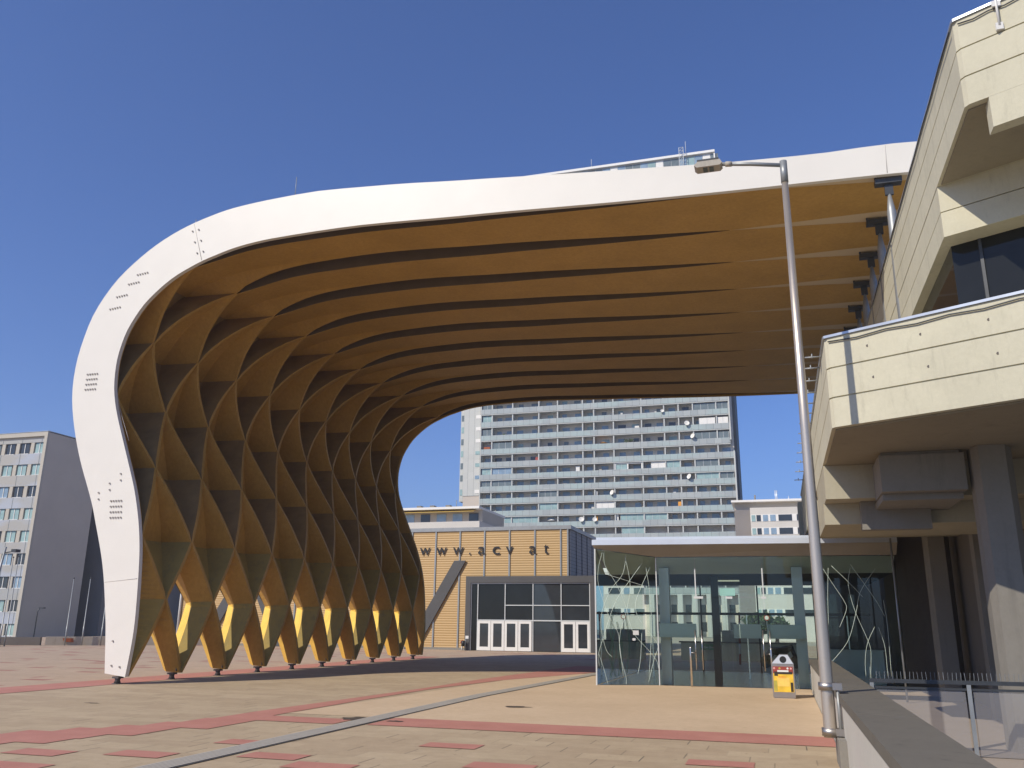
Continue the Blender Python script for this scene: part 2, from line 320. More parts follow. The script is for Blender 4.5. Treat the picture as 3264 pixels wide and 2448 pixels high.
def letters(txt, size, ext, mat, parent, name, origin, xdir=(1, 0, 0), updir=(0, 0, 1), width=None):
    """built-in font turned into a mesh standing upright"""
    cu = bpy.data.curves.new('t', 'FONT'); cu.body = txt; cu.size = size; cu.extrude = ext; cu.resolution_u = 4
    to = bpy.data.objects.new('t', cu); S.collection.objects.link(to); bpy.context.view_layer.update()
    me = bpy.data.meshes.new_from_object(to.evaluated_get(bpy.context.evaluated_depsgraph_get()))
    bpy.data.objects.remove(to); bpy.data.curves.remove(cu)
    xs = [v.co.x for v in me.vertices]; k = 1.0 if not width else width / (max(xs) - min(xs)); x0 = min(xs)
    xd, ud = Vector(xdir), Vector(updir); nd = xd.cross(ud); b = Vector(parent['base_']) if parent is not None and 'base_' in parent else Vector((0, 0, 0))
    for v in me.vertices: v.co = Vector(origin) + xd * (v.co.x - x0) * k + ud * v.co.y + nd * v.co.z - b
    me.materials.clear(); me.materials.append(MATS[mat]); o = bpy.data.objects.new(name, me); S.collection.objects.link(o)
    if parent is not None: o.parent = parent; o['base_'] = tuple(b)
    return o

# ------------------------------------------------------------------ ground
g = MB(); g.face([(-500, -300, -0.9), (500, -300, -0.9), (500, 700, -0.9), (-500, 700, -0.9)]); struct('ground', g, 'far_ground')
g = MB()
g.face([(-75, -40, 0), (0.69, -40, 0), (0.69, 100, 0), (-75, 100, 0)]); g.face([(0.69, 27.3, 0), (14, 27.3, 0), (14, 100, 0), (0.69, 100, 0)])
struct('plaza_paving', g, 'paving')
g = MB(); g.face([(-75, 100, 0), (60, 100, 0), (60, 165, 0), (-75, 165, 0)]); struct('far_paving', g, 'wall_concrete')
g = MB(); z = 0.004
g.face([(-9.62, 16.3, z), (0.69, 16.3, z), (0.69, 28.6, z), (-8.9, 28.6, z)]); g.face([(-8.9, 28.6, z), (-5.75, 28.6, z), (-6.6, 33.6, z), (-7.4, 33.6, z)])
struct('beige_surface', g, 'beige_aggregate')
# red bands and slabs laid in the paving
g = MB(); z = 0.008
def rq(x0, x1, y0, y1): g.face([(x0, y0, z), (x1, y0, z), (x1, y1, z), (x0, y1, z)])
for r_ in ((-13.2, -11.0, 10.4, 10.98), (-12.5, -10.48, 10.98, 11.6), (-11.95, -10.4, 11.6, 12.2), (-11.5, -9.95, 12.2, 12.8), (-11.1, -9.95, 12.8, 13.4), (-10.75, -9.42, 13.4, 14.1), (-10.5, -9.42, 14.1, 14.9), (-10.36, -7.85, 14.9, 15.75), (-10.36, -9.62, 15.75, 16.3)): rq(*r_)
cur = [(16.3, -10.36, -9.62), (20, -10.1, -9.62), (24, -9.85, -9.5), (28.6, -9.75, -8.9), (33.6, -9.4, -7.4), (40, -9.0, -6.2)]
for (ya, xa, xb), (yb, xc, xd) in zip(cur, cur[1:]): g.face([(xa, ya, z), (xb, ya, z), (xd, yb, z), (xc, yb, z)])
rq(-7.25, 0.69, 15.02, 16.3)
rq(-20.0, -18.35, 12, 47)
for x0, y0 in ((-10.3, 10.04), (-8.92, 10.4), (-8.28, 11.95), (-7.16, 10.88), (-6.17, 10.34), (-5.29, 12.74), (-4.02, 11.14), (-1.35, 12.42), (-11.6, 9.4), (-9.7, 9.0), (-3.1, 9.4), (-0.3, 10.3), (-5.0, 9.0)):
    rq(x0, x0 + 0.88, y0, y0 + 0.5)
random.seed(5)
struct('red_paving', g, 'red_slab')
# drainage channel
t = thing('drainage_channel', 'long grey slotted drain grating running through the paving towards the glass pavilion', 'drain', (-7.5, 20, 0.01))
def gx(y): return -7.72 + max(0, y - 22) * 0.055
ys = [6, 10, 14, 18, 22, 26, 30, 34]
mb = MB()
for ya, yb in zip(ys, ys[1:]): mb.face([(gx(ya), ya, 0.010), (gx(ya) + 0.42, ya, 0.010), (gx(yb) + 0.42, yb, 0.010), (gx(yb), yb, 0.010)])
mb.build('trough', 'grey_concrete', t)
mb = MB()
for k in range(6):
    for ya, yb in zip(ys, ys[1:]):
        o_ = 0.01 + k * 0.068
        mb.prism([(gx(ya) + o_, ya), (gx(ya) + o_ + 0.052, ya), (gx(yb) + o_ + 0.052, yb), (gx(yb) + o_, yb)], 0.011, 0.024)
mb.build('grating', 'drain_concrete', t)
def blot(cx, cy, rx, ry, seed, name='ground_stain'):
    random.seed(seed); b = MB(); pts = []
    for k in range(22):
        a = 2 * math.pi * k / 22; q = 0.7 + 0.5 * random.random(); pts.append((cx + rx * q * math.cos(a), cy + ry * q * math.sin(a), 0.0135))
    b.face(pts); return struct(name, b, 'dirt')
blot(-7.85, 15.85, 0.33, 0.28, 1); blot(-5.75, 19.45, 0.3, 0.16, 2); blot(-14.6, 16.52, 0.22, 0.04, 3); blot(-7.0, 15.7, 0.18, 0.1, 9)
# floors right of the parapet
g = MB(); g.face([(1.23, -6, -0.55), (14, -6, -0.55), (14, 15.4, -0.55), (1.23, 15.4, -0.55)]); struct('lower_floor', g, 'dark_tile')
g = MB(); g.box(1.23, 14, 15.4, 27.3, -0.7, -0.12); struct('terrace_floor', g, 'pink_concrete')

# ------------------------------------------------------------------ timber canopy
TAB = [(0.0,0.20,0.21,-0.994,0.111,0.66),(0.5,0.25,0.70,-0.996,0.094,0.78),(1.0,0.29,1.20,-0.999,0.048,0.88),(1.5,0.30,1.70,-1.000,-0.006,0.96),(2.0,0.28,2.20,-0.999,-0.044,1.04),(2.5,0.25,2.70,-0.997,-0.073,1.11),(3.0,0.21,3.20,-0.996,-0.094,1.19),(3.5,0.16,3.70,-0.992,-0.130,1.28),(4.0,0.08,4.19,-0.984,-0.177,1.36),(4.5,-0.03,4.68,-0.968,-0.251,1.42),(5.0,-0.17,5.16,-0.951,-0.309,1.46),(5.5,-0.33,5.63,-0.935,-0.356,1.48),(6.0,-0.52,6.09,-0.921,-0.390,1.50),(6.5,-0.72,6.55,-0.917,-0.399,1.53),(7.0,-0.92,7.01,-0.919,-0.400,1.56),(7.5,-1.12,7.47,-0.916,-0.395,1.57),(8.0,-1.31,7.92,-0.925,-0.366,1.56),(8.5,-1.48,8.39,-0.955,-0.284,1.55),(9.0,-1.60,8.88,-0.985,-0.150,1.56),(9.5,-1.65,9.38,-0.999,-0.035,1.56),(10.0,-1.64,9.88,-0.995,0.102,1.54),(10.5,-1.55,10.37,-0.971,0.238,1.53),(11.0,-1.40,10.84,-0.919,0.394,1.54),(11.5,-1.16,11.28,-0.848,0.529,1.53),(12.0,-0.87,11.69,-0.753,0.658,1.50),(12.5,-0.51,12.04,-0.662,0.749,1.47),(13.0,-0.12,12.35,-0.577,0.817,1.45),(13.5,0.30,12.61,-0.476,0.880,1.44),(14.0,0.76,12.82,-0.384,0.923,1.44),(14.5,1.22,13.00,-0.317,0.949,1.42),(15.0,1.70,13.14,-0.273,0.962,1.41),(15.5,2.19,13.27,-0.219,0.976,1.39),(16.0,2.68,13.36,-0.148,0.989,1.36),(16.5,3.17,13.42,-0.096,0.995,1.34),(17.0,3.67,13.46,-0.060,0.998,1.33),(18.5,5.17,13.51,-0.016,1.000,1.33),(20.0,6.67,13.52,0.015,1.000,1.24),(21.5,8.17,13.47,0.034,0.999,1.19),(23.0,9.67,13.40,0.040,0.999,1.12),(24.5,11.17,13.35,0.042,0.999,1.05),(26.0,12.67,13.28,0.045,0.999,0.99),(27.5,14.16,13.21,0.040,0.999,0.94),(29.0,15.66,13.15,0.034,0.999,0.89),(30.5,17.16,13.10,0.031,1.000,0.82),(32.0,18.66,13.06,0.028,1.000,0.77),(33.5,20.16,13.03,0.028,1.000,0.74),(35.0,21.66,12.99,0.030,0.999,0.79),(36.5,23.16,12.93,0.031,1.000,0.76),(38.0,24.66,12.89,0.031,1.000,0.73),(39.5,26.16,12.84,0.031,1.000,0.70)]
PX, PY, SP, LEN = -18.29, 21.72, 2.388, 21.8
T_END = 36.0
def prof(t, q):
    """point (s, z) at arc length t; q = 0 inner (lower) face .. 1 outer face"""
    for j in range(len(TAB) - 1):
        a, b = TAB[j], TAB[j + 1]
        if t <= b[0] or j == len(TAB) - 2:
            h_ = b[0] - a[0]; f = (t - a[0]) / h_; p_, n_ = TAB[max(j - 1, 0)], TAB[min(j + 2, len(TAB) - 1)]; f2, f3 = f * f, f * f * f; r_ = []
            for i in range(6):
                ma = (b[i] - p_[i]) / (b[0] - p_[0]) * h_; mb_ = (n_[i] - a[i]) / (n_[0] - a[0]) * h_
                r_.append((2 * f3 - 3 * f2 + 1) * a[i] + (f3 - 2 * f2 + f) * ma + (-2 * f3 + 3 * f2) * b[i] + (f3 - f2) * mb_)
            l_ = math.hypot(r_[3], r_[4]); return r_[1] + r_[3] / l_ * r_[5] * q, r_[2] + r_[4] / l_ * r_[5] * q
def CP(t, y, q):
    s_, z_ = prof(t, q); return (PX + s_, PY + min(max(y * SP, 0.03), LEN - 0.03), z_)
ROWT = [0.0, 2.2, 4.05, 6.45, 8.8, 10.95, 14.02]
def hw_lens(t):
    if t < 14.1: return 0.0
    if t < 31: 
        f = (t - 14.1) / 16.9; return 0.175 * math.sin(math.pi * min(1, f ** 0.62)) ** 0.75
    return 0.16 * min(1, (t - 31) / 5.0)
canopy = thing('timber_canopy', 'huge ochre timber canopy curling up from a row of legs, with a white front edge', 'canopy', (PX, PY, 0))
RTH = 0.027
def CPD(t, y, dep):
    s_, z_ = prof(t, 0); return (PX + s_ - dep, PY + min(max(y * SP, 0.03), LEN - 0.03), z_)
def section(mb, ts, cfun, pf=None):
    pf = pf or CP
    """loft cell cross-sections: cfun(t) gives a list of (y, q)"""
    prev = None
    for t in ts:
        c = [pf(t, y, q) for y, q in cfun(t)]
        if prev:
            for a in range(len(c) - 1): (mb[a] if isinstance(mb, list) else mb).face([prev[a], prev[a + 1], c[a + 1], c[a]])
        prev = c
def lin(a, b, n): return [a + (b - a) * i / n for i in range(n + 1)]
YMAX = LEN / SP
soff = MB(); edge = MB(); shade_low = MB(); shade_high = MB(); legs = {k: MB() for k in range(10)}; legw = {k: MB() for k in range(10)}; legy = {k: MB() for k in range(10)}; soffy = MB()
def closed(mb, yc, t0, tm, t1, hwf, qf, n0=8, n1=8, wm=None):
    wm = wm or shade_low
    def cf(t):
        h = hwf(t); yl, yr = max(yc - h, 0.0), min(yc + h, YMAX); wd = max(yr - yl, 0)
        r_ = min(RTH, wd * 0.3); a = min(0.06, wd * 0.15); q = qf(t)
        return [(yl, 0), (yl + r_, 0), (yl + r_ + a, q), (yr - r_ - a, q), (yr - r_, 0), (yr, 0)]
    section([edge, wm, wm, wm, edge], lin(t0, tm, n0), cf, CPD); section([edge, mb, mb, mb, edge], lin(tm, t1, n1), cf, CPD)
DEP = {2: 1.02, 3: 1.25, 4: 1.38, 5: 1.42}
for r_ in range(2, 6):
    t0, tm, t1 = ROWT[r_ - 1], ROWT[r_], ROWT[r_ + 1]
    def hwf(t, t0=t0, tm=tm, t1=t1): return 0.5 * ((t - t0) / (tm - t0) if t <= tm else (t1 - t) / (t1 - tm))
    def qf(t, t0=t0, tm=tm, t1=t1, r_=r_): return DEP[r_] * ((t - t0) / (tm - t0) if t <= tm else (t1 - t) / (t1 - tm))
    cs = [k for k in range(0, 10)] if r_ % 2 else [k + 0.5 for k in range(0, 9)]
    for yc in cs: closed(soff, yc, t0, tm, t1, hwf, qf, wm=shade_low if r_ < 3 else shade_high)
# last row flows out into the long roof bands
t0, tm = ROWT[5], ROWT[6]
def hw6(t): return 0.5 * (t - t0) / (tm - t0) if t <= tm else 0.5 - hw_lens(t)
def q6(t): return 1.95 * (t - t0) / (tm - t0) if t <= tm else max(0.03, 1.95 * (1 - (t - tm) / 8.0))
for k in range(0, 9): closed(soff, k + 0.5, t0, tm, T_END, hw6, q6, 8, 44, wm=shade_high)
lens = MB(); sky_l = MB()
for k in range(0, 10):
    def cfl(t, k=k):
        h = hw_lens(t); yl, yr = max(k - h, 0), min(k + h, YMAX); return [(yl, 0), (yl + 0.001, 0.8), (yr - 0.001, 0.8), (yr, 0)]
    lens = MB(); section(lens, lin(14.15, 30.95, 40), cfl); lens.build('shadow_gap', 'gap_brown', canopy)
    def cfs(t, k=k):
        h = hw_lens(t); yl, yr = max(k - h, 0), min(k + h, YMAX); return [(yl, 0.004), (yr, 0.004)]
    sky_l = MB(); section(sky_l, lin(31.05, T_END, 12), cfs); sky_l.build('skylight', 'skylight_sheet', canopy)
# open cells over each foot, and the gaps between the feet
QM = 0.5
def half_open(t): return 0.5 * (t / 2.2 if t <= 2.2 else (4.05 - t) / 1.85)
def hole_open(t): return max(0.0, 0.33 * (1 - (2.1 - t) / 1.78 if t < 2.1 else 1 - (t - 2.1) / 1.4))
def qo(h): return QM * min(1.0, h / 0.12)
def half_gap(t): return 0.5 * (1 - t / 2.2)
def hole_gap(t): return max(0.0, half_gap(t) - 0.125 - 0.02 * t)
for k in range(10):
    for sg in (-1, 1):
        if (k == 0 and sg < 0) or (k == 9 and sg > 0): continue
        for lo, hi, tgt in ((0.0, 2.2, legs[k]), (2.2, 4.05, soff)):
            def fi(t, k=k, sg=sg):
                h = half_open(t); ho = hole_open(t); r_ = min(RTH, h * 0.4)
                if k == 0: ho = 0
                return [(k + sg * h, 0), (k + sg * (h - r_), 0), (k + sg * ho, qo(h)), (k + sg * h, 1)][:4 if ho > 0 or h > 0 else 4]
            section([edge if hi > 3 else tgt, legw[k] if hi < 3 else tgt, legy[k] if hi < 3 else soffy], lin(lo, hi, 14), fi)
        # gap side of the leg
        def fg_(t, k=k, sg=sg):
            h = half_gap(t); ho = hole_gap(t); yc = k + sg * 0.5; r_ = min(RTH, h * 0.4)
            return [(yc - sg * h, 0), (yc - sg * (h - r_), 0), (yc - sg * ho, QM * min(1, h / 0.12)), (yc - sg * h, 1)]
        section([legs[k], legs[k], legy[k]], lin(0.0, 2.2, 14), fg_)
    # underside of the foot
    yl = k - 0.125 if k > 0 else 0.0; yr = k + 0.125 if k < 9 else k
    legs[k].face([CP(0, k, 0), CP(0, yr, QM), CP(0, k, 1), CP(0, yl, QM)])
soff.build('soffit_lattice', 'ochre_wood', canopy); shade_low.build('shade_panel', 'stained_shade_wood', canopy); shade_high.build('inner_panel', 'shaded_wood', canopy); soffy.build('outer_face', 'ochre_wood', canopy); edge.build('rib_edge', 'ochre_wood', canopy)  # lower half of each cell has its shade in the colour

for k in range(10):
    lg = legs[k].build('leg', 'ochre_wood', canopy)
    legy[k].build('outer_face', 'sunlit_yellow', lg)  # outer flares of the legs, sunlight in their colour
    legw[k].build('shade_face', 'stained_shade_wood', lg)  # inner leg facets facing up, shade in their colour
    fx, fy, fz = CP(0, k, 0.5); fy = PY + k * SP; fy = min(fy, PY + LEN - 0.15)
    b = MB(); b.tube([(fx, fy, 0.0), (fx, fy, 0.02)], 0.15, 12); b.tube([(fx, fy, 0.02), (fx, fy, 0.11), (fx, fy, 0.16)], [0.10, 0.07, 0.09], 12); b.box(fx - 0.11, fx + 0.11, fy - 0.11, fy + 0.11, 0.155, 0.208)
    b.build('foot_bearing', 'rust_iron', lg)
    if k > 0:
        b = MB(); b.slab([(CP(0.05, k - 0.07, 0.12)[0] + 0.012, fy - 0.2, 0.26), (CP(0.05, k, 0.12)[0] + 0.012, fy - 0.06, 0.26), (CP(0.05, k, 0.12)[0] + 0.012, fy - 0.06, 0.40), (CP(0.05, k - 0.07, 0.12)[0] + 0.012, fy - 0.2, 0.40)], (0.012, 0.0, 0)); b.build('steel_shoe', 'rust_iron', lg)
# outer skin
sk = MB()
ts = lin(4.05, 17, 40) + lin(17, T_END, 20)[1:]
for k in range(0, 9):
    ya, yb = k, (k + 1 if k < 8 else YMAX)
    pv = None
    for t in ts:
        c = [CP(t, ya, 1.0), CP(t, yb, 1.0)]
        if pv: sk.face([pv[1], pv[0], c[0], c[1]], True)
        pv = c
for k in range(0, 9): sk.face([CP(2.2, k + 0.5, 1.0), CP(4.05, k, 1.0), CP(4.05, min(k + 1, YMAX), 1.0)])
sk.face([CP(0.1, 0, 1), CP(2.2, 0.5, 1), CP(4.05, 0, 1)])
sk.build('roof_skin', 'roof_membrane', canopy)
# white edge boards front and back
tsf = lin(0, 17, 68) + lin(17, T_END, 24)[1:]
def fascia(y0, y1):
    b = MB(); rings = []
    for t in tsf:
        a_ = prof(t, 0); c_ = prof(t, 1.0)
        dx, dz = c_[0] - a_[0], c_[1] - a_[1]; L_ = math.hypot(dx, dz)
        a2 = (a_[0] - dx / L_ * 0.03, a_[1] - dz / L_ * 0.03); c2 = (c_[0] + dx / L_ * 0.03, c_[1] + dz / L_ * 0.03)
        rings.append([(PX + a2[0], PY + y0, a2[1]), (PX + c2[0], PY + y0, c2[1]), (PX + c2[0], PY + y1, c2[1]), (PX + a2[0], PY + y1, a2[1])])
    for p_, q_ in zip(rings, rings[1:]):
        for a in range(4): b.face([p_[a], q_[a], q_[(a + 1) % 4], p_[(a + 1) % 4]])
    b.face(rings[0]); b.face(rings[-1][::-1]); return b.build('fascia', 'white_paint' if y0 < 0 else 'ochre_wood', canopy)
fr = fascia(-0.14, 0.0); fb = fascia(LEN + 0.0, LEN + 0.14)
fr['label'] = 'white front edge board facing the plaza'; fb['label'] = 'edge board along the far side'
def fpt(t, q, dy=-0.14): s_, z_ = prof(t, q); return Vector((PX + s_, PY + dy, z_))
def bolts(rows):
    b = MB()
    for c in rows:
        b.tube([c + Vector((0, 0.02, 0)), c + Vector((0, -0.035, 0))], 0.026, 6)
    b.build('bolt_group', 'bolt_grey', fr)
for (tc, qc, rws) in ((9.35, 0.55, 4), (6.15, 0.55, 0), (5.1, 0.5, 4), (12.0, 0.5, 5)):
    pts = []
    if rws == 4:
        c0 = fpt(tc, qc)
        for r_ in range(4):
            for k in range(5): pts.append(c0 + Vector(((k - 2) * 0.095 + (r_ * 0.02 if tc < 7 else 0), 0, (1.5 - r_) * 0.17)))
    elif rws == 0:
        for k in range(3):
            c0 = fpt(tc - 0.12 * k, 0.2 + 0.3 * k); pts += [c0, c0 + Vector((0.03, 0, -0.2))]
    else:
        for r_, (tt, qq) in enumerate(((12.55, 0.62), (12.2, 0.60), (11.75, 0.62), (11.4, 0.58))):
            c0 = fpt(tt, qq)
            for k in range(5): pts.append(c0 + Vector(((k - 2) * 0.095, 0, (k - 2) * 0.01)))
    if len(pts) == 20:
        for r_ in range(4): bolts(pts[5 * r_:5 * r_ + 5])
    else: bolts(pts)
pts = []
for q in (0.2, 0.5, 0.8):
    c0 = fpt(14.45, q); pts += [c0 + Vector((-0.11, 0, 0)), c0 + Vector((0.12, 0, 0.03))]
bolts(pts); bolts([fpt(0.25, 0.3), fpt(0.25, 0.7)]); bolts([fpt(0.95, 0.72)])
for tc in (14.45, 35.0, 2.75):
    b = MB(); a_, c_ = fpt(tc, 0.0), fpt(tc, 1.0); b.tube([a_ + Vector((0, -0.001, 0)), c_ + Vector((0, -0.001, 0))], 0.010, 4); b.build('joint_seam', 'seam_grey', fr)
b = MB(); c0 = fpt(17.7, 1.0, 0); b.tube([c0, c0 + Vector((0, 0, 0.75))], 0.012, 5); b.build('lightning_rod', 'grey_steel', canopy)
b = MB(); c0 = fpt(14.4, 1.0, 0); b.tube([c0, c0 + Vector((0, 0, 0.25))], 0.012, 5); b.build('lightning_rod', 'grey_steel', canopy)
b = MB(); b.tube([fpt(t, 0.0, 0.02) + Vector((0.05 + 0.09 * math.sin((t - 5) * 0.9), 0.0, -0.02)) for t in lin(7.2, 10.6, 14)], 0.008, 4); b.build('hanging_cable', 'seam_grey', canopy)
# steel struts that carry the far end of the roof
for k in range(0, 9):
    y = PY + k * SP + 0.12; x = 3.4; zt = 12.99
    st = MB(); st.tube([(x, y, 6.0), (x, y, 9.6), (x, y, 12.0), (x, y, 12.55)], [0.085, 0.14, 0.11, 0.035], 12); so_ = st.build('support_strut', 'grey_steel', canopy)
    b = MB(); b.box(x - 0.32, x + 0.32, y - 0.12, y + 0.12, zt - 0.2, zt - 0.06); b.box(x - 0.1, x + 0.1, y - 0.04, y + 0.04, zt - 0.5, zt - 0.19)
    for dx in (-0.3, 0.3): b.tube([(x + dx, y - 0.05, zt - 0.06), (x + dx, y - 0.05, zt + 0.08)], 0.03, 6)
    b.build('strut_bracket', 'dark_steel', so_)

# ------------------------------------------------------------------ exhibition hall behind the canopy
HD = 60.73
hall = thing('exhibition_hall', 'low hall clad in gold corrugated sheet, big dark letters across its front', 'hall', (-30, HD, 0))
b = MB(); b.box(-46.4, -14.24, HD, 92, 0.1, 8.45); b.build('corrugated_wall', 'gold_siding', hall)
b = MB(); b.box(-14.24, -14.10, HD + 0.06, 92, 0.1, 8.45)
for k in range(1, 16): b.box(-14.10, -14.04, HD + 0.06 + k * 1.9, HD + 0.14 + k * 1.9, 0.1, 8.45)
b.build('side_wall', 'grey_siding', hall)
b = MB(); b.box(-46.55, -14.0, HD - 0.09, 92.1, 8.45, 8.72); b.build('roof_edge', 'grey_steel', hall)
b = MB(); b.box(-46.5, -14.1, HD - 0.1, HD - 0.003, 0.0, 0.16); b.build('plinth', 'grey_concrete', hall)
for x in [-14.77 - 1.92 * k for k in range(17)] + [-14.25]:
    b = MB(); b.box(x - 0.055, x + 0.055, HD - 0.07, HD - 0.002, 0.161, 8.449); b.build('joint_strip', 'grey_steel', hall)
b = MB(); b.tube([(-46.25, HD - 0.12, 0.1), (-46.25, HD - 0.12, 8.4)], 0.09, 8); b.build('downpipe', 'white_frame', hall)
def band(pts):
    b = MB(); b.slab([(x, HD - 0.08, z_) for x, z_ in pts], (0, -0.10, 0)); b.build('slanted_band', 'grey_panel', hall)
band([(-26.55, 0.02), (-25.55, 0.02), (-21.92, 6.3), (-22.81, 6.3)])
band([(-44.4, 0.02), (-43.4, 0.02), (-39.75, 6.3), (-40.6, 6.3)])
band([(-40.4, 5.9), (-40.0, 6.5), (-36.4, 0.02), (-37.4, 0.02)])
LZ = 6.73
for ch, x, wd in (('w', -25.62, .84), ('w', -24.3, .84), ('w', -22.97, .84), ('.', -21.7, .12), ('a', -21.0, .55), ('c', -19.88, .56), ('v', -18.87, .55), ('a', -17.1, .53), ('t', -16.0, .32)):
    letters(ch, 1.22, 0.012, 'black_plastic', hall, 'letter', (x, HD - 0.09, LZ), width=wd)
# dark entrance portal with glass and doors
ep = thing('entrance_portal', 'dark grey entrance box with tall windows and six white doors on the hall front', 'entrance', (-16, HD, 0))
y0 = HD - 0.9
b = MB(); b.box(-21.6, -21.22, y0, HD - 0.09, 0, 4.659); b.box(-21.6, -10.5, y0, HD - 0.09, 4.66, 5.12); b.box(-12.5, -10.5, y0 + 0.003, HD - 0.09, 0, 4.655); b.box(-14.2, -10.5, HD - 0.09, HD + 3, 0, 5.0); b.build('portal_frame', 'grey_panel', ep)
xs = [-21.19, -20.69, -18.65, -16.6, -14.57, -12.54]
for i, (xa, xb) in enumerate(zip(xs, xs[1:])):
    for za, zb in (((0.03, 4.6),) if i == 0 else ((2.1, 4.6),) if i == 1 else ((2.1, 3.11), (3.11, 4.6))):
        b = MB(); b.box(xa + 0.02, xb - 0.02, y0 + 0.16, y0 + 0.18, za, zb); b.build('pane', 'window_black' if i < 3 else 'window_dark', ep)  # left panes take blacker glass: dark reflections put into their colour
b = MB()
for x in xs: b.box(x - 0.03, x + 0.03, y0 + 0.08, y0 + 0.15, 0.02 if x != xs[2] else 2.05, 4.66)
b.box(-21.2, -12.5, y0 + 0.085, y0 + 0.152, 4.58, 4.645); b.box(-18.62, -12.57, y0 + 0.09, y0 + 0.154, 3.08, 3.14); b.box(-20.66, -12.57, y0 + 0.088, y0 + 0.153, 2.04, 2.12)
b.build('mullion', 'pale_frame', ep)
b = MB(); b.box(-16.57, -14.6, y0 + 0.16, y0 + 0.18, 0.03, 2.04); b.build('pane', 'window_dark', ep)
for xa in (-20.66, -19.66, -18.66, -17.66, -14.54, -13.54):
    b = MB(); xb = xa + 0.97
    b.box(xa, xa + 0.17, y0 + 0.06, y0 + 0.14, 0.03, 2.03); b.box(xb - 0.17, xb, y0 + 0.06, y0 + 0.14, 0.03, 2.03); b.box(xa + 0.17, xb - 0.17, y0 + 0.06, y0 + 0.14, 0.03, 0.28); b.box(xa + 0.17, xb - 0.17, y0 + 0.06, y0 + 0.14, 1.86, 2.03)
    dr = b.build('door', 'white_frame', ep)
    b = MB(); b.box(xa + 0.17, xb - 0.17, y0 + 0.09, y0 + 0.11, 0.28, 1.86); b.build('pane', 'window_dark', dr)
b = MB(); b.box(-21.53, -21.3, y0 - 0.012, y0 - 0.002, 0.8, 1.0); b.build('notice', 'white_frame', ep)
t = thing('hydrant', 'small red topped hydrant standing by the dark entrance frame', 'hydrant', (-21.85, HD - 0.7, 0))
b = MB(); b.tube([(-21.85, HD - 0.7, 0), (-21.85, HD - 0.7, 0.5)], 0.06, 8); b.build('stem', 'white_frame', t)
b = MB(); b.tube([(-21.85, HD - 0.7, 0.5), (-21.85, HD - 0.7, 0.62), (-21.85, HD - 0.7, 0.7)], [0.11, 0.1, 0.04], 8); b.tube([(-21.98, HD - 0.7, 0.52), (-21.72, HD - 0.7, 0.52)], 0.04, 6); b.build('cap', 'red_paint', t)
t = thing('wall_bin', 'small dark litter bin on a post beside the entrance frame', 'bin', (-21.5, HD - 1.15, 0))
b = MB(); b.tube([(-21.45, HD - 1.15, 0), (-21.45, HD - 1.15, 0.8)], 0.025, 6); b.build('post', 'grey_steel', t)
b = MB(); b.tube([(-21.6, HD - 1.15, 0.28), (-21.6, HD - 1.15, 0.66)], [0.13, 0.15], 10); b.build('bucket', 'black_plastic', t)
t = thing('roof_vent', 'low dark domed vent on the hall roof', 'vent', (-17.6, 66, 8.7)); b = MB(); b.tube([(-17.6, 66, 8.7), (-17.6, 66, 8.95), (-17.6, 66, 9.25)], [0.95, 0.75, 0.1], 12); b.build('vent_hood', 'dark_steel', t)

# ------------------------------------------------------------------ glass entrance pavilion
pv = thing('glass_pavilion', 'glass entrance pavilion under a flat silver edged roof, etched with white curves', 'pavilion', (-1, 30, 0))
A, B, FR = (-5.57, 27.59), (-3.75, 28.34), (3.4, 28.6)
BK = 38.0; SW = (-5.57, BK)
# roof: silver edge, brown undercut, ceiling
re_ = [(-5.65, 27.42), (-3.0, 27.6), (3.45, 28.05), (3.45, BK + 0.6), (-5.65, BK + 0.6)]
b = MB(); b.prism(re_, 4.25, 4.42); i = len(b.v)
b.prism([(x + (0.12 if j in (0, 4) else 0), y + (0.12 if j < 3 else 0)) for j, (x, y) in enumerate(re_)], 4.421, 4.50); b.build('roof_edge', 'silver_trim', pv)
b = MB()
b.face([(-5.65, 27.42, 4.248), (-3.75, 27.55, 4.248), (-3.75, 28.30, 3.92), (-5.60, 27.60, 4.15)][::-1]); b.face([(-3.75, 27.55, 4.248), (3.45, 28.05, 4.248), (3.45, 28.56, 3.92), (-3.75, 28.30, 3.92)][::-1]); b.build('roof_undercut', 'brown_soffit', pv)
b = MB(); b.face([(-5.55, 27.66, 4.12), (-3.75, 28.36, 3.9), (-3.3, 29.6, 3.45), (-5.5, 29.6, 3.45)]); b.face([(-3.75, 28.36, 3.9), (3.4, 28.62, 3.9), (3.4, 29.6, 3.45), (-3.3, 29.6, 3.45)]); b.build('sloping_ceiling', 'pale_ceiling', pv)
b = MB(); b.face([(-5.55, 29.6, 3.449), (3.4, 29.6, 3.449), (3.4, BK, 3.449), (-5.55, BK, 3.449)]); b.build('ceiling', 'dark_ceiling', pv)
b = MB(); b.face([(A[0] + .03, A[1] + .05, 0.012), (B[0], B[1] + .03, 0.012), (3.4, 28.62, 0.012), (3.4, BK, 0.012), (-5.55, BK, 0.012)]); b.build('tiled_floor', 'dark_tile', pv)
def pane(p0, p1, z0, za, zb, nm='glass_panel', mat='pavilion_glass'):
    b = MB(); d = Vector((p1[0] - p0[0], p1[1] - p0[1], 0)).normalized() * 0.008; p0 = (p0[0] + d.x, p0[1] + d.y); p1 = (p1[0] - d.x, p1[1] - d.y)
    b.face([(*p0, z0), (*p1, z0), (*p1, zb), (*p0, za)]); return b.build(nm, mat, pv)
def fy(x): return B[1] + (FR[1] - B[1]) * (x - B[0]) / (FR[0] - B[0])
wing = pane(A, B, 0.01, 4.15, 3.92)
pane(B, (-2.53, fy(-2.53)), 0.01, 3.92, 3.92)
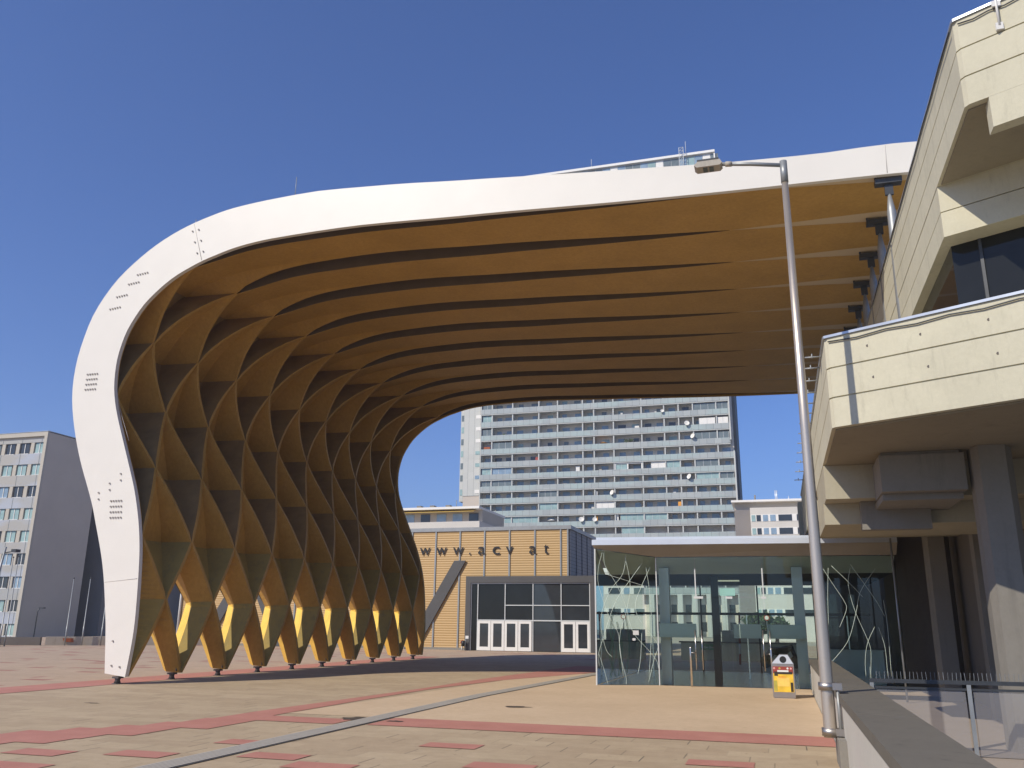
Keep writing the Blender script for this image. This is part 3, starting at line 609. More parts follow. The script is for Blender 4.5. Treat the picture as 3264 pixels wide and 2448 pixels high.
d1 = pane((-2.53, fy(-2.53)), (-1.5, fy(-1.5)), 0.03, 2.66, 2.66, 'glass_door'); d2 = pane((-1.5, fy(-1.5)), (-0.48, fy(-0.48)), 0.03, 2.66, 2.66, 'glass_door')
pane((-2.53, fy(-2.53)), (-0.48, fy(-0.48)), 2.68, 3.92, 3.92); pane((-0.48, fy(-0.48)), (0.7, fy(0.7)), 0.01, 3.92, 3.92); pr_ = pane((0.7, fy(.7)), (3.38, fy(3.38)), 0.01, 3.92, 3.92)
pane((-5.57, BK), A, 0.01, 3.45, 4.15)
for xa, xb in ((-5.5, -3.2), (-3.2, -0.9), (-0.9, 1.3), (1.3, 3.4)): pane((xa, BK), (xb, BK), 0.02, 3.44, 3.44, 'glass_panel', 'clear_glass')
b = MB()
for x in (-2.53, -0.48): b.box(x - 0.018, x + 0.018, fy(x) - 0.05, fy(x) - 0.01, 2.66, 3.55)
b.box(-5.60, -5.56, 27.53, 27.57, 0, 4.14); b.box(B[0] - 0.015, B[0] + 0.015, B[1] - 0.045, B[1] - 0.012, 0, 3.9); b.build('glass_fin', 'pale_frame', pv)
b = MB()
for x in (-2.53, -0.48): b.box(x - 0.07, x + 0.22 if x < -1 else x + 0.07, fy(x) - 0.06, fy(x) + 0.03, 2.62, 2.69)
b.box(-1.62, -1.42, fy(-1.5) - 0.05, fy(-1.5) + 0.03, 2.62, 2.69); b.build('patch_fitting', 'pale_frame', pv)
for x in (-2.53, -0.5):
    for s_ in (-0.07, 0.13):
        b = MB(); y = fy(x) - 0.09; b.tube([(x + s_, y, 0.5), (x + s_, y, 1.68)], 0.016, 8)
        for z_ in (0.68, 1.5): b.tube([(x + s_, y, z_), (x + s_, y + 0.1, z_)], 0.01, 6)
        b.build('door_handle', 'stainless', pv)
for xa, xb in ((-3.72, -2.56), (-1.45, -0.62) , (-0.44, 0.68)):
    b = MB(); ya, yb = fy(xa), fy(xb); dy = 0.03 if xa > -1.4 or xa < -3 else 0.35
    b.face([(xa, ya + dy, 1.44), (xb, yb + dy, 1.44), (xb, yb + dy, 1.86), (xa, ya + dy, 1.86)]); b.build('frosted_band', 'frosted_band', pv)
def etched(cs, parent, proj_, mat='etch_white', r_=0.006):
    for c in cs:
        pts = [Vector(q) for q in c]; b = MB(); out = []
        P = [pts[0] * 2 - pts[1]] + pts + [pts[-1] * 2 - pts[-2]]
        for i in range(1, len(P) - 2):
            for k in range(6):
                u = k / 6.0; p0, p1, p2, p3 = P[i - 1], P[i], P[i + 1], P[i + 2]
                out.append(0.5 * ((2 * p1) + (p2 - p0) * u + (2 * p0 - 5 * p1 + 4 * p2 - p3) * u * u + (3 * p1 - p0 - 3 * p2 + p3) * u ** 3))
        out.append(pts[-1]); b.tube([proj_(q.x, q.y) for q in out], r_, 4); b.build('etched_curve', mat, parent)
def onwing(x, z_):
    f = (x - A[0]) / (B[0] - A[0]); return (x + 0.005, A[1] + (B[1] - A[1]) * f - 0.015, z_)
L1 = [[(-5.36,4.06),(-5.48,3.59),(-5.51,3.13),(-5.41,2.71),(-5.24,2.16),(-4.95,1.58),(-4.9,1.17),(-4.81,0.26)],[(-5.32,4.06),(-5.29,3.63),(-5.01,3.14),(-4.79,2.65),(-4.66,2.24),(-4.57,1.79),(-4.41,1.45),(-4.05,1.04),(-3.83,0.74),(-3.77,0.5)],[(-4.64,3.95),(-4.77,3.36),(-5.09,2.93),(-5.33,2.43),(-5.44,1.95),(-5.41,1.5),(-5.29,1.03),(-5.13,0.83)],[(-4.69,3.95),(-4.57,3.29),(-4.56,2.83),(-4.7,2.13),(-4.88,1.54),(-4.89,0.93),(-4.74,0.26),(-4.73,0.03)],[(-4.18,3.7),(-4.57,3.15),(-4.92,2.65),(-5.17,2.06),(-5.38,1.4),(-5.52,0.93),(-5.51,0.56)],[(-3.93,3.6),(-4.2,3.01),(-4.4,2.48),(-4.33,2.03),(-3.97,1.52),(-3.77,1.18),(-3.89,0.8),(-4.08,0.1)],[(-4.06,3.6),(-3.97,2.87),(-3.94,2.14),(-3.96,1.45),(-4.06,0.26)],[(-5.52,0.93),(-5.4,0.56),(-5.26,0.02)],[(-4.24,1.55),(-4.3,0.77),(-4.39,0.33)]]
etched(L1, wing, onwing)
for x_, z_, s_ in ((-4.5, 1.5, .17), (-4.52, 1.33, .09), (-3.68, 2.3, .12)):
    if x_ < -3.75: b = MB(); b.slab([onwing(x_, z_), onwing(x_ + s_, z_), onwing(x_ + s_, z_ + s_ * .8), onwing(x_, z_ + s_ * .8)], (0, -0.004, 0)); b.build('notice', 'poster_white', wing)
onfront = lambda x, z_: (x, fy(x) - 0.015, z_)
L2 = [[(1.33,3.52),(1.56,3.09),(1.86,2.55),(1.89,2.3),(1.66,1.8)],[(1.48,3.55),(1.4,2.73),(1.35,1.87)],[(1.58,3.61),(2.02,3.13),(2.39,2.69)],[(2.11,3.53),(2.02,3.13),(2.05,2.69),(2.17,2.16),(2.41,1.46),(2.47,1.11),(2.4,0.42)],[(2.82,3.52),(2.34,2.84),(2.16,2.23),(1.86,1.41),(1.33,0.77)],[(2.65,1.84),(2.4,1.35),(2.29,0.86),(2.27,0.41)],[(2.75,1.81),(2.87,1.25),(2.87,0.43)],[(2.96,2.59),(3.0,1.88),(2.97,0.43)],[(2.13,3.64),(2.73,2.62),(2.95,2.13)]]
etched(L2, pr_, onfront)
onside = lambda y, z_: (-5.55, y, z_)
etched([[(29 + 8 * f, z_) for f, z_ in c] for c in ([(0.1, 0.1), (0.2, 0.9), (0.12, 1.6), (0.22, 2.4)], [(0.22, 0.1), (0.1, 0.8), (0.2, 1.6), (0.1, 2.2)], [(0.3, 0.1), (0.4, 1.0), (0.28, 1.9)], [(0.4, 0.1), (0.3, 0.8), (0.42, 1.7)], [(0.5, 0.1), (0.6, 1.2), (0.5, 2.2)])], pv, onside, 'etch_green', 0.009)
for x, y, s_, mt in ((-3.58, 29.0, 0.16, 'column_paint'), (0.55, 29.0, 0.16, 'column_paint'), (-2.1, 30.6, 0.12, 'black_plastic')):
    b = MB(); b.box(x - s_, x + s_, y - s_, y + s_, 0.013, 3.6 if s_ > .13 else 3.44); b.build('column', mt, pv)
b = MB(); b.box(-1.95, -1.45, 30.9, 30.95, 2.80, 3.04); b.build('display_screen', 'screen_light', pv)
b = MB(); b.box(-2.3, -1.4, 33.5, 33.8, 3.41, 3.448); b.build('ceiling_light', 'lamp_tube', pv)
b = MB()
for x in (-3.2, -0.9, 1.3): b.box(x - 0.03, x + 0.03, BK - 0.08, BK - 0.02, 0.01, 3.44)
b.box(-5.5, 3.4, BK - 0.085, BK - 0.015, 2.25, 2.33); b.build('rear_mullion', 'black_plastic', pv)
for x in (-4.6, -1.2, 2.2):
    b = MB(); b.box(x - .02, x + .02, 33.2, 33.25, .013, 2.2); b.build('inner_door_post', 'stainless', pv)
b = MB(); b.box(-5.2, 2.8, 33.2, 33.26, 2.201, 2.28); b.build('inner_door_rail', 'black_plastic', pv)
b = MB(); b.box(1.2, 3.1, 31.5, 32.1, .013, 1.05); b.box(1.15, 3.15, 31.45, 32.15, 1.051, 1.09); b.build('counter', 'column_paint', pv)
t = thing('bollard_post', 'slim stainless push-button post left of the glass doors', 'post', (-2.74, 28.05, 0))
b = MB(); b.tube([(-2.74, 28.05, 0), (-2.74, 28.05, 1.14), (-2.74, 28.05, 1.18)], [0.035, 0.035, 0.02], 10); b.build('post', 'stainless', t)
b = MB(); b.tube([(-2.74, 28.05, 1.0), (-2.58, 28.1, 1.0)], 0.02, 6); b.build('side_arm', 'stainless', t)
t = thing('bollard_post', 'slim stainless push-button post half hidden behind the litter bin', 'post', (-0.36, 28.05, 0))
b = MB(); b.tube([(-0.36, 28.05, 0), (-0.36, 28.05, 1.14), (-0.36, 28.05, 1.18)], [0.035, 0.035, 0.02], 10); b.build('post', 'stainless', t)
b = MB(); b.tube([(-0.36, 28.05, 1.0), (-0.46, 28.1, 1.0)], 0.02, 6); b.build('side_arm', 'stainless', t)

# ------------------------------------------------------------------ litter bin
bx0, bx1, by0, by1 = -0.335, 0.225, 24.62, 25.15
bn = thing('litter_bin', 'steel litter bin with a gabled top, round hole and yellow poster', 'bin', (-0.05, 24.9, 0))
b = MB()
prof_ = [(bx0, 0.03), (bx1, 0.03), (bx1, 0.86), (bx1 - 0.13, 1.09), (bx0 + 0.22, 1.09), (bx0, 0.86)]
b.slab([(x, by0, z_) for x, z_ in prof_][::-1], (0, by1 - by0, 0)); b.box(bx0 + .02, bx1 - .02, by0 + .02, by1 - .02, 0.0, 0.03); b.build('body', 'bin_steel', bn)
b = MB(); b.slab([(bx0 + 0.012, by0 - 0.002, 0.862), (bx0 + 0.22, by0 - 0.002, 1.08), (bx1 - 0.135, by0 - 0.002, 1.08), (bx1 - 0.012, by0 - 0.002, 0.862)], (0, -0.012, 0)); b.build('gable_plate', 'silver_trim', bn)
b = MB(); cxh = (bx0 + bx1) / 2 + 0.02; b.tube([(cxh, by0 - 0.018, 0.965), (cxh, by0 - 0.015, 0.965)], 0.085, 20); b.build('throw_hole', 'black_plastic', bn)
def decal(nm, mt, x0, x1, z0, z1, lay=0, par=None):
    b = MB(); y = by0 - 0.004 - 0.002 * lay; b.box(x0, x1, y - 0.0015, y, z0, z1); return b.build(nm, mt, par or bn)
ps = decal('poster', 'poster_yellow', bx0 + .03, bx1 - .03, 0.16, 0.62)
decal('poster_header', 'poster_red', bx0 + .03, bx1 - .03, 0.621, 0.79)
decal('poster_strip', 'poster_black', bx0 + .06, bx1 - .05, 0.60, 0.665, 1)
decal('poster_patch', 'poster_pale', bx0 + .13, bx1 - .13, 0.30, 0.52, 1, ps); decal('poster_patch', 'poster_olive', bx0 + .035, bx0 + .12, 0.18, 0.44, 1, ps); decal('poster_patch', 'poster_black', bx1 - .11, bx1 - .045, 0.17, 0.40, 1, ps); decal('poster_patch', 'poster_black', bx0 + .06, bx0 + .15, 0.555, 0.598, 1, ps)
decal('poster_word', 'poster_white', bx0 + .14, bx1 - .14, 0.655, 0.70, 2)
for xx, mt in ((bx0 + .065, 'poster_pink'), (bx1 - .08, 'poster_pink'), (bx1 - .16, 'poster_white'), (bx0 + .2, 'poster_olive')):
    b = MB(); b.tube([(xx, by0 - 0.0075, 0.745), (xx, by0 - 0.0045, 0.745)], 0.026, 12); b.build('poster_badge', mt, bn)
letters('WIEN', 0.085, 0.0015, 'poster_orange', ps, 'poster_word', (bx0 + 0.15, by0 - 0.0085, 0.50), width=0.20)

# ------------------------------------------------------------------ parapet wall, lamp, railing
pw = thing('parapet_wall', 'white rendered low wall with a dark stone coping running towards the camera', 'wall', (0.95, 12, 0))
b = MB(); b.box(0.70, 1.18, -6, 27.2, -0.5, 0.80); b.build('wall_body', 'wall_render', pw)
random.seed(3); y = -6.0; b = MB()
while y < 27.2:
    l_ = 1.46; b.box(0.665, 1.25, y + 0.004, min(y + l_ - 0.004, 27.25), 0.802 + random.uniform(0, .003), 0.91 + random.uniform(-.002, .002)); y += l_
b.build('coping', 'coping_stone', pw)
b = MB(); b.box(0.60, 0.70, 12.6, 13.5, 0.0, 0.36); b.build('end_block', 'grey_concrete', pw)
lx, ly = 0.53, 13.08
lp = thing('street_lamp', 'tall stainless lamp post with a flat twin head, clamped to the low wall', 'street lamp', (lx, ly, 0.35))
b = MB(); b.tube([(lx, ly, 0.35), (lx, ly, 0.40), (lx, ly, 4.5), (lx, ly, 8.98)], [0.092, 0.088, 0.070, 0.048], 20); b.build('pole', 'pole_steel', lp)
b = MB(); b.tube([(lx, ly, 8.98), (lx, ly, 9.02)], [0.045, 0.02], 12); b.tube([(lx, ly, 8.62), (lx, ly, 9.0)], 0.058, 14); b.tube([(lx, ly, 8.93), (lx - 0.5, ly, 9.03), (lx - 0.95, ly, 9.10)], 0.033, 10); b.build('arm', 'grey_steel', lp)
hx0, hx1 = -0.87, -0.42
b = MB(); b.tube([(lx - 0.9, ly, 9.09), (lx - 0.8, ly, 9.08)], 0.045, 10)
pr2 = [(hx0, 9.08), (hx0 + 0.04, 9.04), (hx1 - 0.04, 9.04), (hx1, 9.08), (hx1 - 0.04, 9.15), (hx0 + 0.06, 9.15)]
b.slab([(x, ly - 0.11, z_) for x, z_ in pr2][::-1], (0, 0.22, 0)); hd_ = b.build('lamp_head', 'drain_concrete', lp)
b = MB(); b.box(hx0 + .05, hx1 - .05, ly - 0.113, ly - 0.03, 9.145, 9.175); b.build('head_cover', 'dark_steel', hd_)
b = MB()
for k in range(2): b.box(-0.73 + 0.1 * k, -0.66 + 0.1 * k, ly - 0.07, ly + 0.07, 9.027, 9.039)
b.build('lens', 'window_shade', hd_)
for z_ in (0.42, 1.0):
    b = MB(); b.tube([(lx, ly, z_ - 0.05), (lx, ly, z_ + 0.05)], 0.112, 20); b.box(lx, 0.72, ly - 0.09, ly + 0.09, z_ - 0.045, z_ + 0.045); b.build('clamp', 'bin_steel', lp)
b = MB(); b.tube([(lx + 0.13, ly - 0.05, 0.4), (lx + 0.13, ly - 0.05, 0.98)], 0.022, 8); b.build('cable_conduit', 'grey_steel', lp)
ry_ = 15.7
rl = thing('railing', 'dark steel railing with mesh panels and bird spikes along its top', 'railing', (4, ry_, 0))
b = MB(); b.box(1.30, 12, ry_ - 0.035, ry_ + 0.035, 0.93, 0.99); b.build('top_rail', 'dark_steel', rl)
b = MB(); b.box(1.30, 12, ry_ - 0.02, ry_ + 0.02, 0.84, 0.875); b.box(1.30, 12, ry_ - 0.025, ry_ + 0.025, -0.17, -0.12); b.build('lower_rail', 'dark_steel', rl)
for x in (1.32, 2.73, 4.2, 5.7, 7.2):
    b = MB(); b.box(x - 0.03, x + 0.03, ry_ - 0.05, ry_ - 0.021, -0.5, 0.929); b.build('post', 'grey_steel', rl)
m, n, p, o = newmat('mesh_panel'); n.links.remove(p.outputs[0].links[0])
tt = n.nodes.new('ShaderNodeBsdfTransparent'); x_ = n.nodes.new('ShaderNodeMixShader'); x_.inputs[0].default_value = 0.42; n.links.new(tt.outputs[0], x_.inputs[1]); n.links.new(p.outputs[0], x_.inputs[2]); n.links.new(x_.outputs[0], o.inputs[0]); p.inputs['Base Color'].default_value = (0.34, 0.33, 0.34, 1); MATS['mesh_panel'] = m
for xa, xb in ((1.36, 2.68), (2.78, 4.15), (4.25, 5.65), (5.75, 7.15)):
    b = MB(); b.face([(xa, ry_, -0.115), (xb, ry_, -0.115), (xb, ry_, 0.835), (xa, ry_, 0.835)]); b.build('mesh_panel', 'mesh_panel', rl)
b = MB(); random.seed(2); x = 1.4
while x < 8:
    b.tube([(x, ry_, 0.98), (x + random.uniform(-.012, .012), ry_ + random.uniform(-.02, .02), 1.105)], 0.004, 3, False); x += 0.062
b.build('bird_spikes', 'grey_steel', rl)

# ------------------------------------------------------------------ concrete convention building on the right
SOFF = []
cb = thing('concrete_building', 'stepped raw concrete building with overhanging terraces at the right edge', 'building', (4, 18, 0))
def front(e0, d0, e): return d0 - math.tan(R(28)) * (e - e0)
def deck(e0, d0, zs, dend=33.0, cham=0.05):
    for z0, z1 in zs:
        yield [(e0, d0 + cham), (e0 + cham, front(e0, d0, e0 + cham)), (14, front(e0, d0, 14)), (14, dend), (e0, dend)], z0, z1
def terrace(e0, d0, z0, z1, name):
    h = (z1 - z0) / 3.0; zs = [(z0, z0 + h - 0.025), (z0 + h + 0.0, z0 + 2 * h - 0.025), (z0 + 2 * h, z1)]
    b = MB()
    for poly, a, c in deck(e0, d0, zs): b.prism(poly, a, c)
    cc = 0.03
    b.prism([(e0 + cc, d0 + 0.10), (e0 + 0.09, front(e0, d0, e0 + 0.09) + cc), (13.9, front(e0, d0, 13.9) + cc), (13.9, 32.9), (e0 + cc, 32.9)], z0 + 0.05, z1 - 0.05)
    o = b.build(name, 'cream_concrete', cb)
    b = MB(); b.prism([(e0 - 0.03, d0 + 0.02), (e0 - 0.01, d0 - 0.03), (14, front(e0, d0, 14) - 0.035), (14, front(e0, d0, 14) + 0.3), (e0 + 0.25, front(e0, d0, e0 + 0.25) + 0.3), (e0 + 0.25, 33), (e0 - 0.03, 33)], z1 + 0.002, z1 + 0.045); b.build('metal_cap', 'zinc', o)
    return o
tr_ = terrace(1.0, 14.5, 4.89, 6.40, 'terrace_parapet')
b = MB(); b.prism([(1.06, 14.62), (13.9, front(1.06, 14.58, 13.9)), (13.9, 32.8), (1.06, 32.8)], 4.86, 4.887); b.build('soffit', 'shaded_concrete', cb)  # thin plate added so the underside shade sits in its colour
tr_['label'] = 'lower terrace parapet carrying the shadow of the lamp post'
up = terrace(3.3, 13.28, 9.65, 11.18, 'upper_parapet')
b = MB()
pts = [(1.05 + 0.42 * k, front(1.0, 14.5, 1.05 + 0.42 * k) - 0.03, 6.33 - 0.03 * (k % 2)) for k in range(16)]
b.tube(pts, 0.012, 5); b.build('edge_cable', 'dark_steel', tr_)
b = MB(); pts = [(3.35 + 0.2 * k, front(3.3, 13.28, 3.35 + 0.2 * k) - 0.03, 11.1 - 0.03 * (k % 2)) for k in range(6)]; b.tube(pts, 0.012, 5); b.tube([(3.255, 13.4 + 1.0 * k, 11.1 + 0.03 * (k % 2)) for k in range(14)], 0.014, 5); b.build('edge_cable', 'dark_steel', up)
for y in (15.16, 15.85, 16.72, 17.6, 18.5, 19.4, 20.4, 21.5, 22.7, 24.0, 25.4, 27.0, 28.6):
    b = MB(); b.tube([(0.97, y, 6.3), (0.70, y, 6.3)], 0.014, 6); b.tube([(0.82, y, 6.28), (0.82, y, 6.36)], 0.012, 5); b.build('rail_peg', 'grey_steel', tr_)
random.seed(4)
b = MB()
for e_, z_ in ((1.62, 6.13), (2.35, 6.13), (3.2, 6.13), (1.66, 5.6), (2.4, 5.6), (3.25, 5.6)):
    y = front(1.0, 14.5, e_); b.tube([(e_, y - 0.004, z_), (e_, y + 0.02, z_)], 0.022, 10)
b.build('tie_hole', 'dark_concrete', tr_)
# hanging front piece, second beam, windows of the upper storey
e_ = 3.6
b = MB(); b.prism([(e_, front(3.3, 13.28, e_) + 0.001), (14, front(3.3, 13.28, 14) + 0.001), (14, front(3.3, 13.28, 14) + 0.25), (e_, front(3.3, 13.28, e_) + 0.25)], 9.13, 9.648); b.build('hanging_panel', 'cream_concrete', cb)
b = MB(); b.prism([(3.36, 13.4), (13.9, front(3.36, 13.38, 13.9)), (13.9, front(3.31, 15.9, 13.9)), (3.36, 15.86)], 9.62, 9.647); b.build('soffit', 'shaded_concrete', cb)  # upper underside plate, shade in its colour
def wedge(e0, d0, z0, z1, th, dend): return [(e0, d0), (14, front(e0, d0, 14)), (14, dend), (e0, dend)], z0, z1
b = MB(); b.prism([(3.31, 15.98), (14, front(3.31, 15.98, 14)), (14, 30), (3.31, 30)], 9.14, 9.648); b.prism([(3.31, 15.98), (14, front(3.31, 15.98, 14)), (14, 30), (3.31, 30)], 8.64, 9.12); b.prism([(3.35, 16.05), (13.9, front(3.35, 16.05, 13.9)), (13.9, 29.9), (3.35, 29.9)], 9.1, 9.16); b.build('window_head_beam', 'cream_concrete', cb)
b = MB(); b.prism([(3.5, 16.45), (12, front(3.5, 16.45, 12)), (12, 29), (3.5, 29)], 6.2, 8.639); b.build('window_band', 'window_black', cb)
b = MB()
for e_ in (3.9, 4.75, 5.6, 6.5):
    y = front(3.5, 16.45, e_); b.prism([(e_, y - 0.03), (e_ + 0.05, y - 0.03 - 0.0266), (e_ + 0.05, y), (e_, y + 0.0266)], 6.3, 8.63)
b.build('window_mullion', 'dark_steel', cb)
b = MB(); e_ = 3.85; y = front(3.3, 13.28, e_) - 0.05; b.tube([(e_, y, 11.5), (e_, y, 10.75)], 0.02, 6); b.box(e_ - 0.05, e_ + 0.05, y - 0.01, y + 0.045, 10.68, 10.80); b.box(e_ - 0.06, e_ + 0.06, y - 0.01, y + 0.03, 11.1, 11.2); b.build('bracket', 'white_frame', up)
# stepped beams and boxes under the lower terrace
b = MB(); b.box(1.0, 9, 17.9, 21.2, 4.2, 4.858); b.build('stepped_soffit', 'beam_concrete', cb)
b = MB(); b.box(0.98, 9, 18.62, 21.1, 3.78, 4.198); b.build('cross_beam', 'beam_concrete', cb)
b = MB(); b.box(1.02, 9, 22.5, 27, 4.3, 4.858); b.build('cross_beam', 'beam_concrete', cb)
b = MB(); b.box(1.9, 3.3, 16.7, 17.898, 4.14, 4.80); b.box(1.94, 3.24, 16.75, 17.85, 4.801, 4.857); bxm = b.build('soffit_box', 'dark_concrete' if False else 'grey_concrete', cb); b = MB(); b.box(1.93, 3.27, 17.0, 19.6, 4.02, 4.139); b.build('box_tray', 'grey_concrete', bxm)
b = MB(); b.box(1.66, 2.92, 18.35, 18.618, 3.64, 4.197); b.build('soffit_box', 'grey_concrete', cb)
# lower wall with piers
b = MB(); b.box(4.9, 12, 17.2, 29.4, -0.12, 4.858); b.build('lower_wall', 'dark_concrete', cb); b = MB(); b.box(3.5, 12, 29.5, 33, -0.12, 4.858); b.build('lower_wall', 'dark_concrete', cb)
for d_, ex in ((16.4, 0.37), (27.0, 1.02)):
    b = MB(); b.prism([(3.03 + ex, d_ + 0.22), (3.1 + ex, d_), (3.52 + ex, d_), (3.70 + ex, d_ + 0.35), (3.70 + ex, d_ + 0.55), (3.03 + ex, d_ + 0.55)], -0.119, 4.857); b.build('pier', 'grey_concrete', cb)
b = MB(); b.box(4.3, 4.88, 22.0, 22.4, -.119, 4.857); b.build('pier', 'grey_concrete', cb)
b = MB(); b.tube([(3.05, 26.2, -0.1), (3.05, 26.2, 4.2)], 0.03, 6); b.build('downpipe', 'grey_steel', cb)
b = MB(); b.box(1.16, 1.7, 44.5, 46, 5.4, 7.75); b.box(1.705, 12, 44.6, 60, 5.5, 7.6); b.build('far_wing', 'cream_concrete', cb); b = MB(); b.box(1.95, 9, 41, 44, 0, 5.4); b.build('added_dark_wall', 'dark_concrete', cb)  # dark wall added in place of dark reflections in the pavilion glass

# ------------------------------------------------------------------ residential tower far behind
TD = 170.0
tw = thing('residential_tower', 'tall residential slab with rows of glass fronted balconies and a glazed sloping top', 'tower', (-32, TD, 0))
E0, E1 = -58.7, -6.6
divs = [-56.32, -51.77, -46.0, -41.95, -36.63, -34.27, -30.2, -24.45, -19.89, -17.0, -14.16, -9.59]
b = MB(); b.box(E0, E1, TD + 1.7, TD + 16, 0, 96.5); b.build('rear_wall', 'tower_wall', tw)
b = MB(); b.box(E1 - 0.02, E1 + 0.55, TD + 2.5, TD + 15.9, 9, 96.4); b.build('side_wall', 'tower_wall_dark', tw)
FZ = [22.0 + 2.72 * k for k in range(-5, 28)]
TOPS = {0: 22.0, 1: 24.51, 2: 27.15, 3: 29.68, 4: 32.19, 5: 34.84, 6: 37.64, 7: 40.58, 8: 43.55, 9: 46.33}
def ptop(k):
    if k in TOPS: return TOPS[k]
    return 22.0 + 2.6 * k if k < 0 else 46.33 + 2.8 * (k - 9)
def e1(k): return E1 - 0.55 if k > 5 else E1 - 0.05
for k in range(-5, 27):
    z1 = ptop(k); z0 = z1 - 1.28
    b = MB(); b.box(E0, e1(k), TD - 0.0, TD + 1.699, z0, z0 + 0.28); sb = b.build('balcony', 'tower_slab', tw)
    b = MB(); b.box(E0 + 0.02, e1(k) - 0.02, TD - 0.12, TD - 0.003, z0 + 0.20, z1); b.build('parapet', 'parapet_panel', sb)
    b = MB(); b.box(E0 + 0.02, e1(k) - 0.02, TD - 0.10, TD - 0.004, z0 - 0.02, z0 + 0.14); b.build('slab_edge', 'tower_slab', sb)
for x in divs:
    b = MB(); b.box(x - 0.12, x + 0.12, TD + 0.02, TD + 1.698, 9, 96); b.build('partition_wall', 'tower_slab', tw)
b = MB(); b.box(E0 - 0.18, E0 + 0.02, TD - 0.16, TD + 1.9, 9, 96.2); b.build('end_fin', 'stone_panel', tw)
b = MB(); b.box(E1 - 0.1, E1 + 0.18, TD - 0.16, TD + 1.9, 9, 35.0); b.box(E1 - 0.62, E1 - 0.34, TD - 0.16, TD + 1.9, 37.2, 96.2); b.build('end_fin', 'stone_panel', tw)
random.seed(11)
bays = [E0] + divs + [E1]
nwin = 0; rest = MB()
for k in range(9, -1, -1):
    zf = ptop(k) - 1.0
    for xa, xb in zip(bays, bays[1:]):
        wd = xb - xa
        cuts = max(1, int(wd / 2.2))
        for c in range(cuts):
            cxw = xa + wd * (c + 0.5) / cuts + random.uniform(-.2, .2); hw = random.uniform(0.45, 0.8)
            nb = MB() if nwin < 82 else rest
            nb.box(cxw - hw, cxw + hw, TD + 1.64, TD + 1.69, zf + random.choice([0.1, 0.9]), zf + 2.12)
            if nwin < 82: nb.build('window', random.choice(['window_blue', 'window_blue', 'window_dark', 'window_mint', 'window_shade']), tw)
            nwin += 1
ro = rest.build('window', 'window_blue', tw); ro['kind'] = 'stuff'
def glazing(k, xa, xb, mt='window_mint', d=TD + 0.25):
    z1 = ptop(k); b = MB(); b.box(xa, xb, d, d + 0.03, z1 + 0.02, z1 + 1.34); g_ = b.build('balcony_glazing', mt, tw)
    b = MB(); nn = max(2, int((xb - xa) / 1.1))
    for i in range(nn + 1): x = xa + (xb - xa) * i / nn; b.box(x - 0.03, x + 0.03, d - 0.03, d - 0.001, z1 + 0.02, z1 + 1.34)
    b.build('glazing_bar', 'pale_frame', g_)
for a in ((9, -58.5, -56.5, 'window_shade'), (8, -58.5, -56.5, 'window_mint'), (7, -58.5, -56.5, 'window_shade'), (6, -56.2, -51.9, 'window_shade'), (4, -58.5, -56.5, 'window_mint'), (4, -56.2, -51.9, 'window_blue'), (3, -58.5, -56.5, 'window_shade'), (3, -56.2, -51.9, 'window_shade'), (1, -45.9, -42.1, 'window_mint'), (0, -58.5, -56.5, 'window_shade'), (0, -56.2, -51.9, 'window_mint'), (0, -51.6, -46.2, 'window_mint'), (8, -14.0, -9.7, 'window_shade'), (8, -9.5, -7.3, 'window_shade'), (7, -13.0, -9.9, 'roof_white'), (7, -9.4, -7.4, 'roof_white'), (6, -14.0, -9.7, 'window_shade'), (6, -9.5, -7.4, 'window_shade'), (4, -30.0, -27.4, 'window_mint'), (4, -22.8, -20.0, 'roof_white'), (4, -19.7, -17.1, 'window_mint'), (4, -14.0, -9.7, 'window_shade'), (3, -14.0, -9.7, 'window_mint'), (3, -9.4, -6.9, 'window_shade'), (1, -34.1, -30.4, 'roof_white'), (0, -29.2, -24.6, 'window_mint'), (0, -24.3, -20.0, 'window_mint'), (-1, -29.0, -24.6, 'window_mint'), (9, -46, -51, 'window_blue') if False else (2, -45.9, -42.2, 'window_shade')): glazing(*a)
b = MB(); z1 = ptop(4); b.box(-30.15, -24.5, TD + 0.12, TD + 0.18, z1 + 1.1, z1 + 1.3); b.box(-30.15, -29.9, TD + 0.12, TD + 0.18, z1 + .02, z1 + 1.1); b.box(-27.6, -27.35, TD + .12, TD + .18, z1 + .02, z1 + 1.1); b.box(-24.75, -24.5, TD + .12, TD + .18, z1 + .02, z1 + 1.1); b.box(-30.15, -24.5, TD + .12, TD + .18, z1 - .1, z1 + .02); b.build('window_frame', 'roof_white', tw)
for k, xa, xb, h, mt in ((5, -46.8, -46.1, 0.7, 'red_paint'), (1, -17.8, -17.2, 0.9, 'orange_cloth'), (0, -34.2, -33.8, 1.0, 'orange_cloth'), (6, -58.2, -56.8, 0.6, 'rust_cloth'), (4, -38.2, -37.4, 1.1, 'roof_white'), (0, -30.1, -29.6, 1.2, 'roof_white'), (2, -34.2, -33.8, 0.9, 'roof_white'), (1, -33.5, -32.9, 0.8, 'window_blue')):
    b = MB(); z1 = ptop(k); b.box(xa, xb, TD + 0.35, TD + 0.6, z1 - 0.6, z1 + h); b.build('balcony_screen', mt, tw)
random.seed(31)
for i in range(34):
    k = random.randrange(0, 10); x = random.uniform(-57, -9); h = random.uniform(.1, .7); wd = random.uniform(.25, .9); z1 = ptop(k)
    b = MB(); b.box(x, x + wd, TD + .9, TD + 1.2, z1 - .9, z1 + h); b.build('balcony_item', random.choice(['roof_white', 'roof_white', 'window_mint', 'render_tan', 'rust_cloth', 'leaf', 'leaf', 'dark_steel', 'window_blue']), tw)
t = thing('patio_umbrella', 'orange patio umbrella open on a tower balcony', 'umbrella', (-32.4, TD + 0.7, ptop(6) - 1)); z1 = ptop(6)
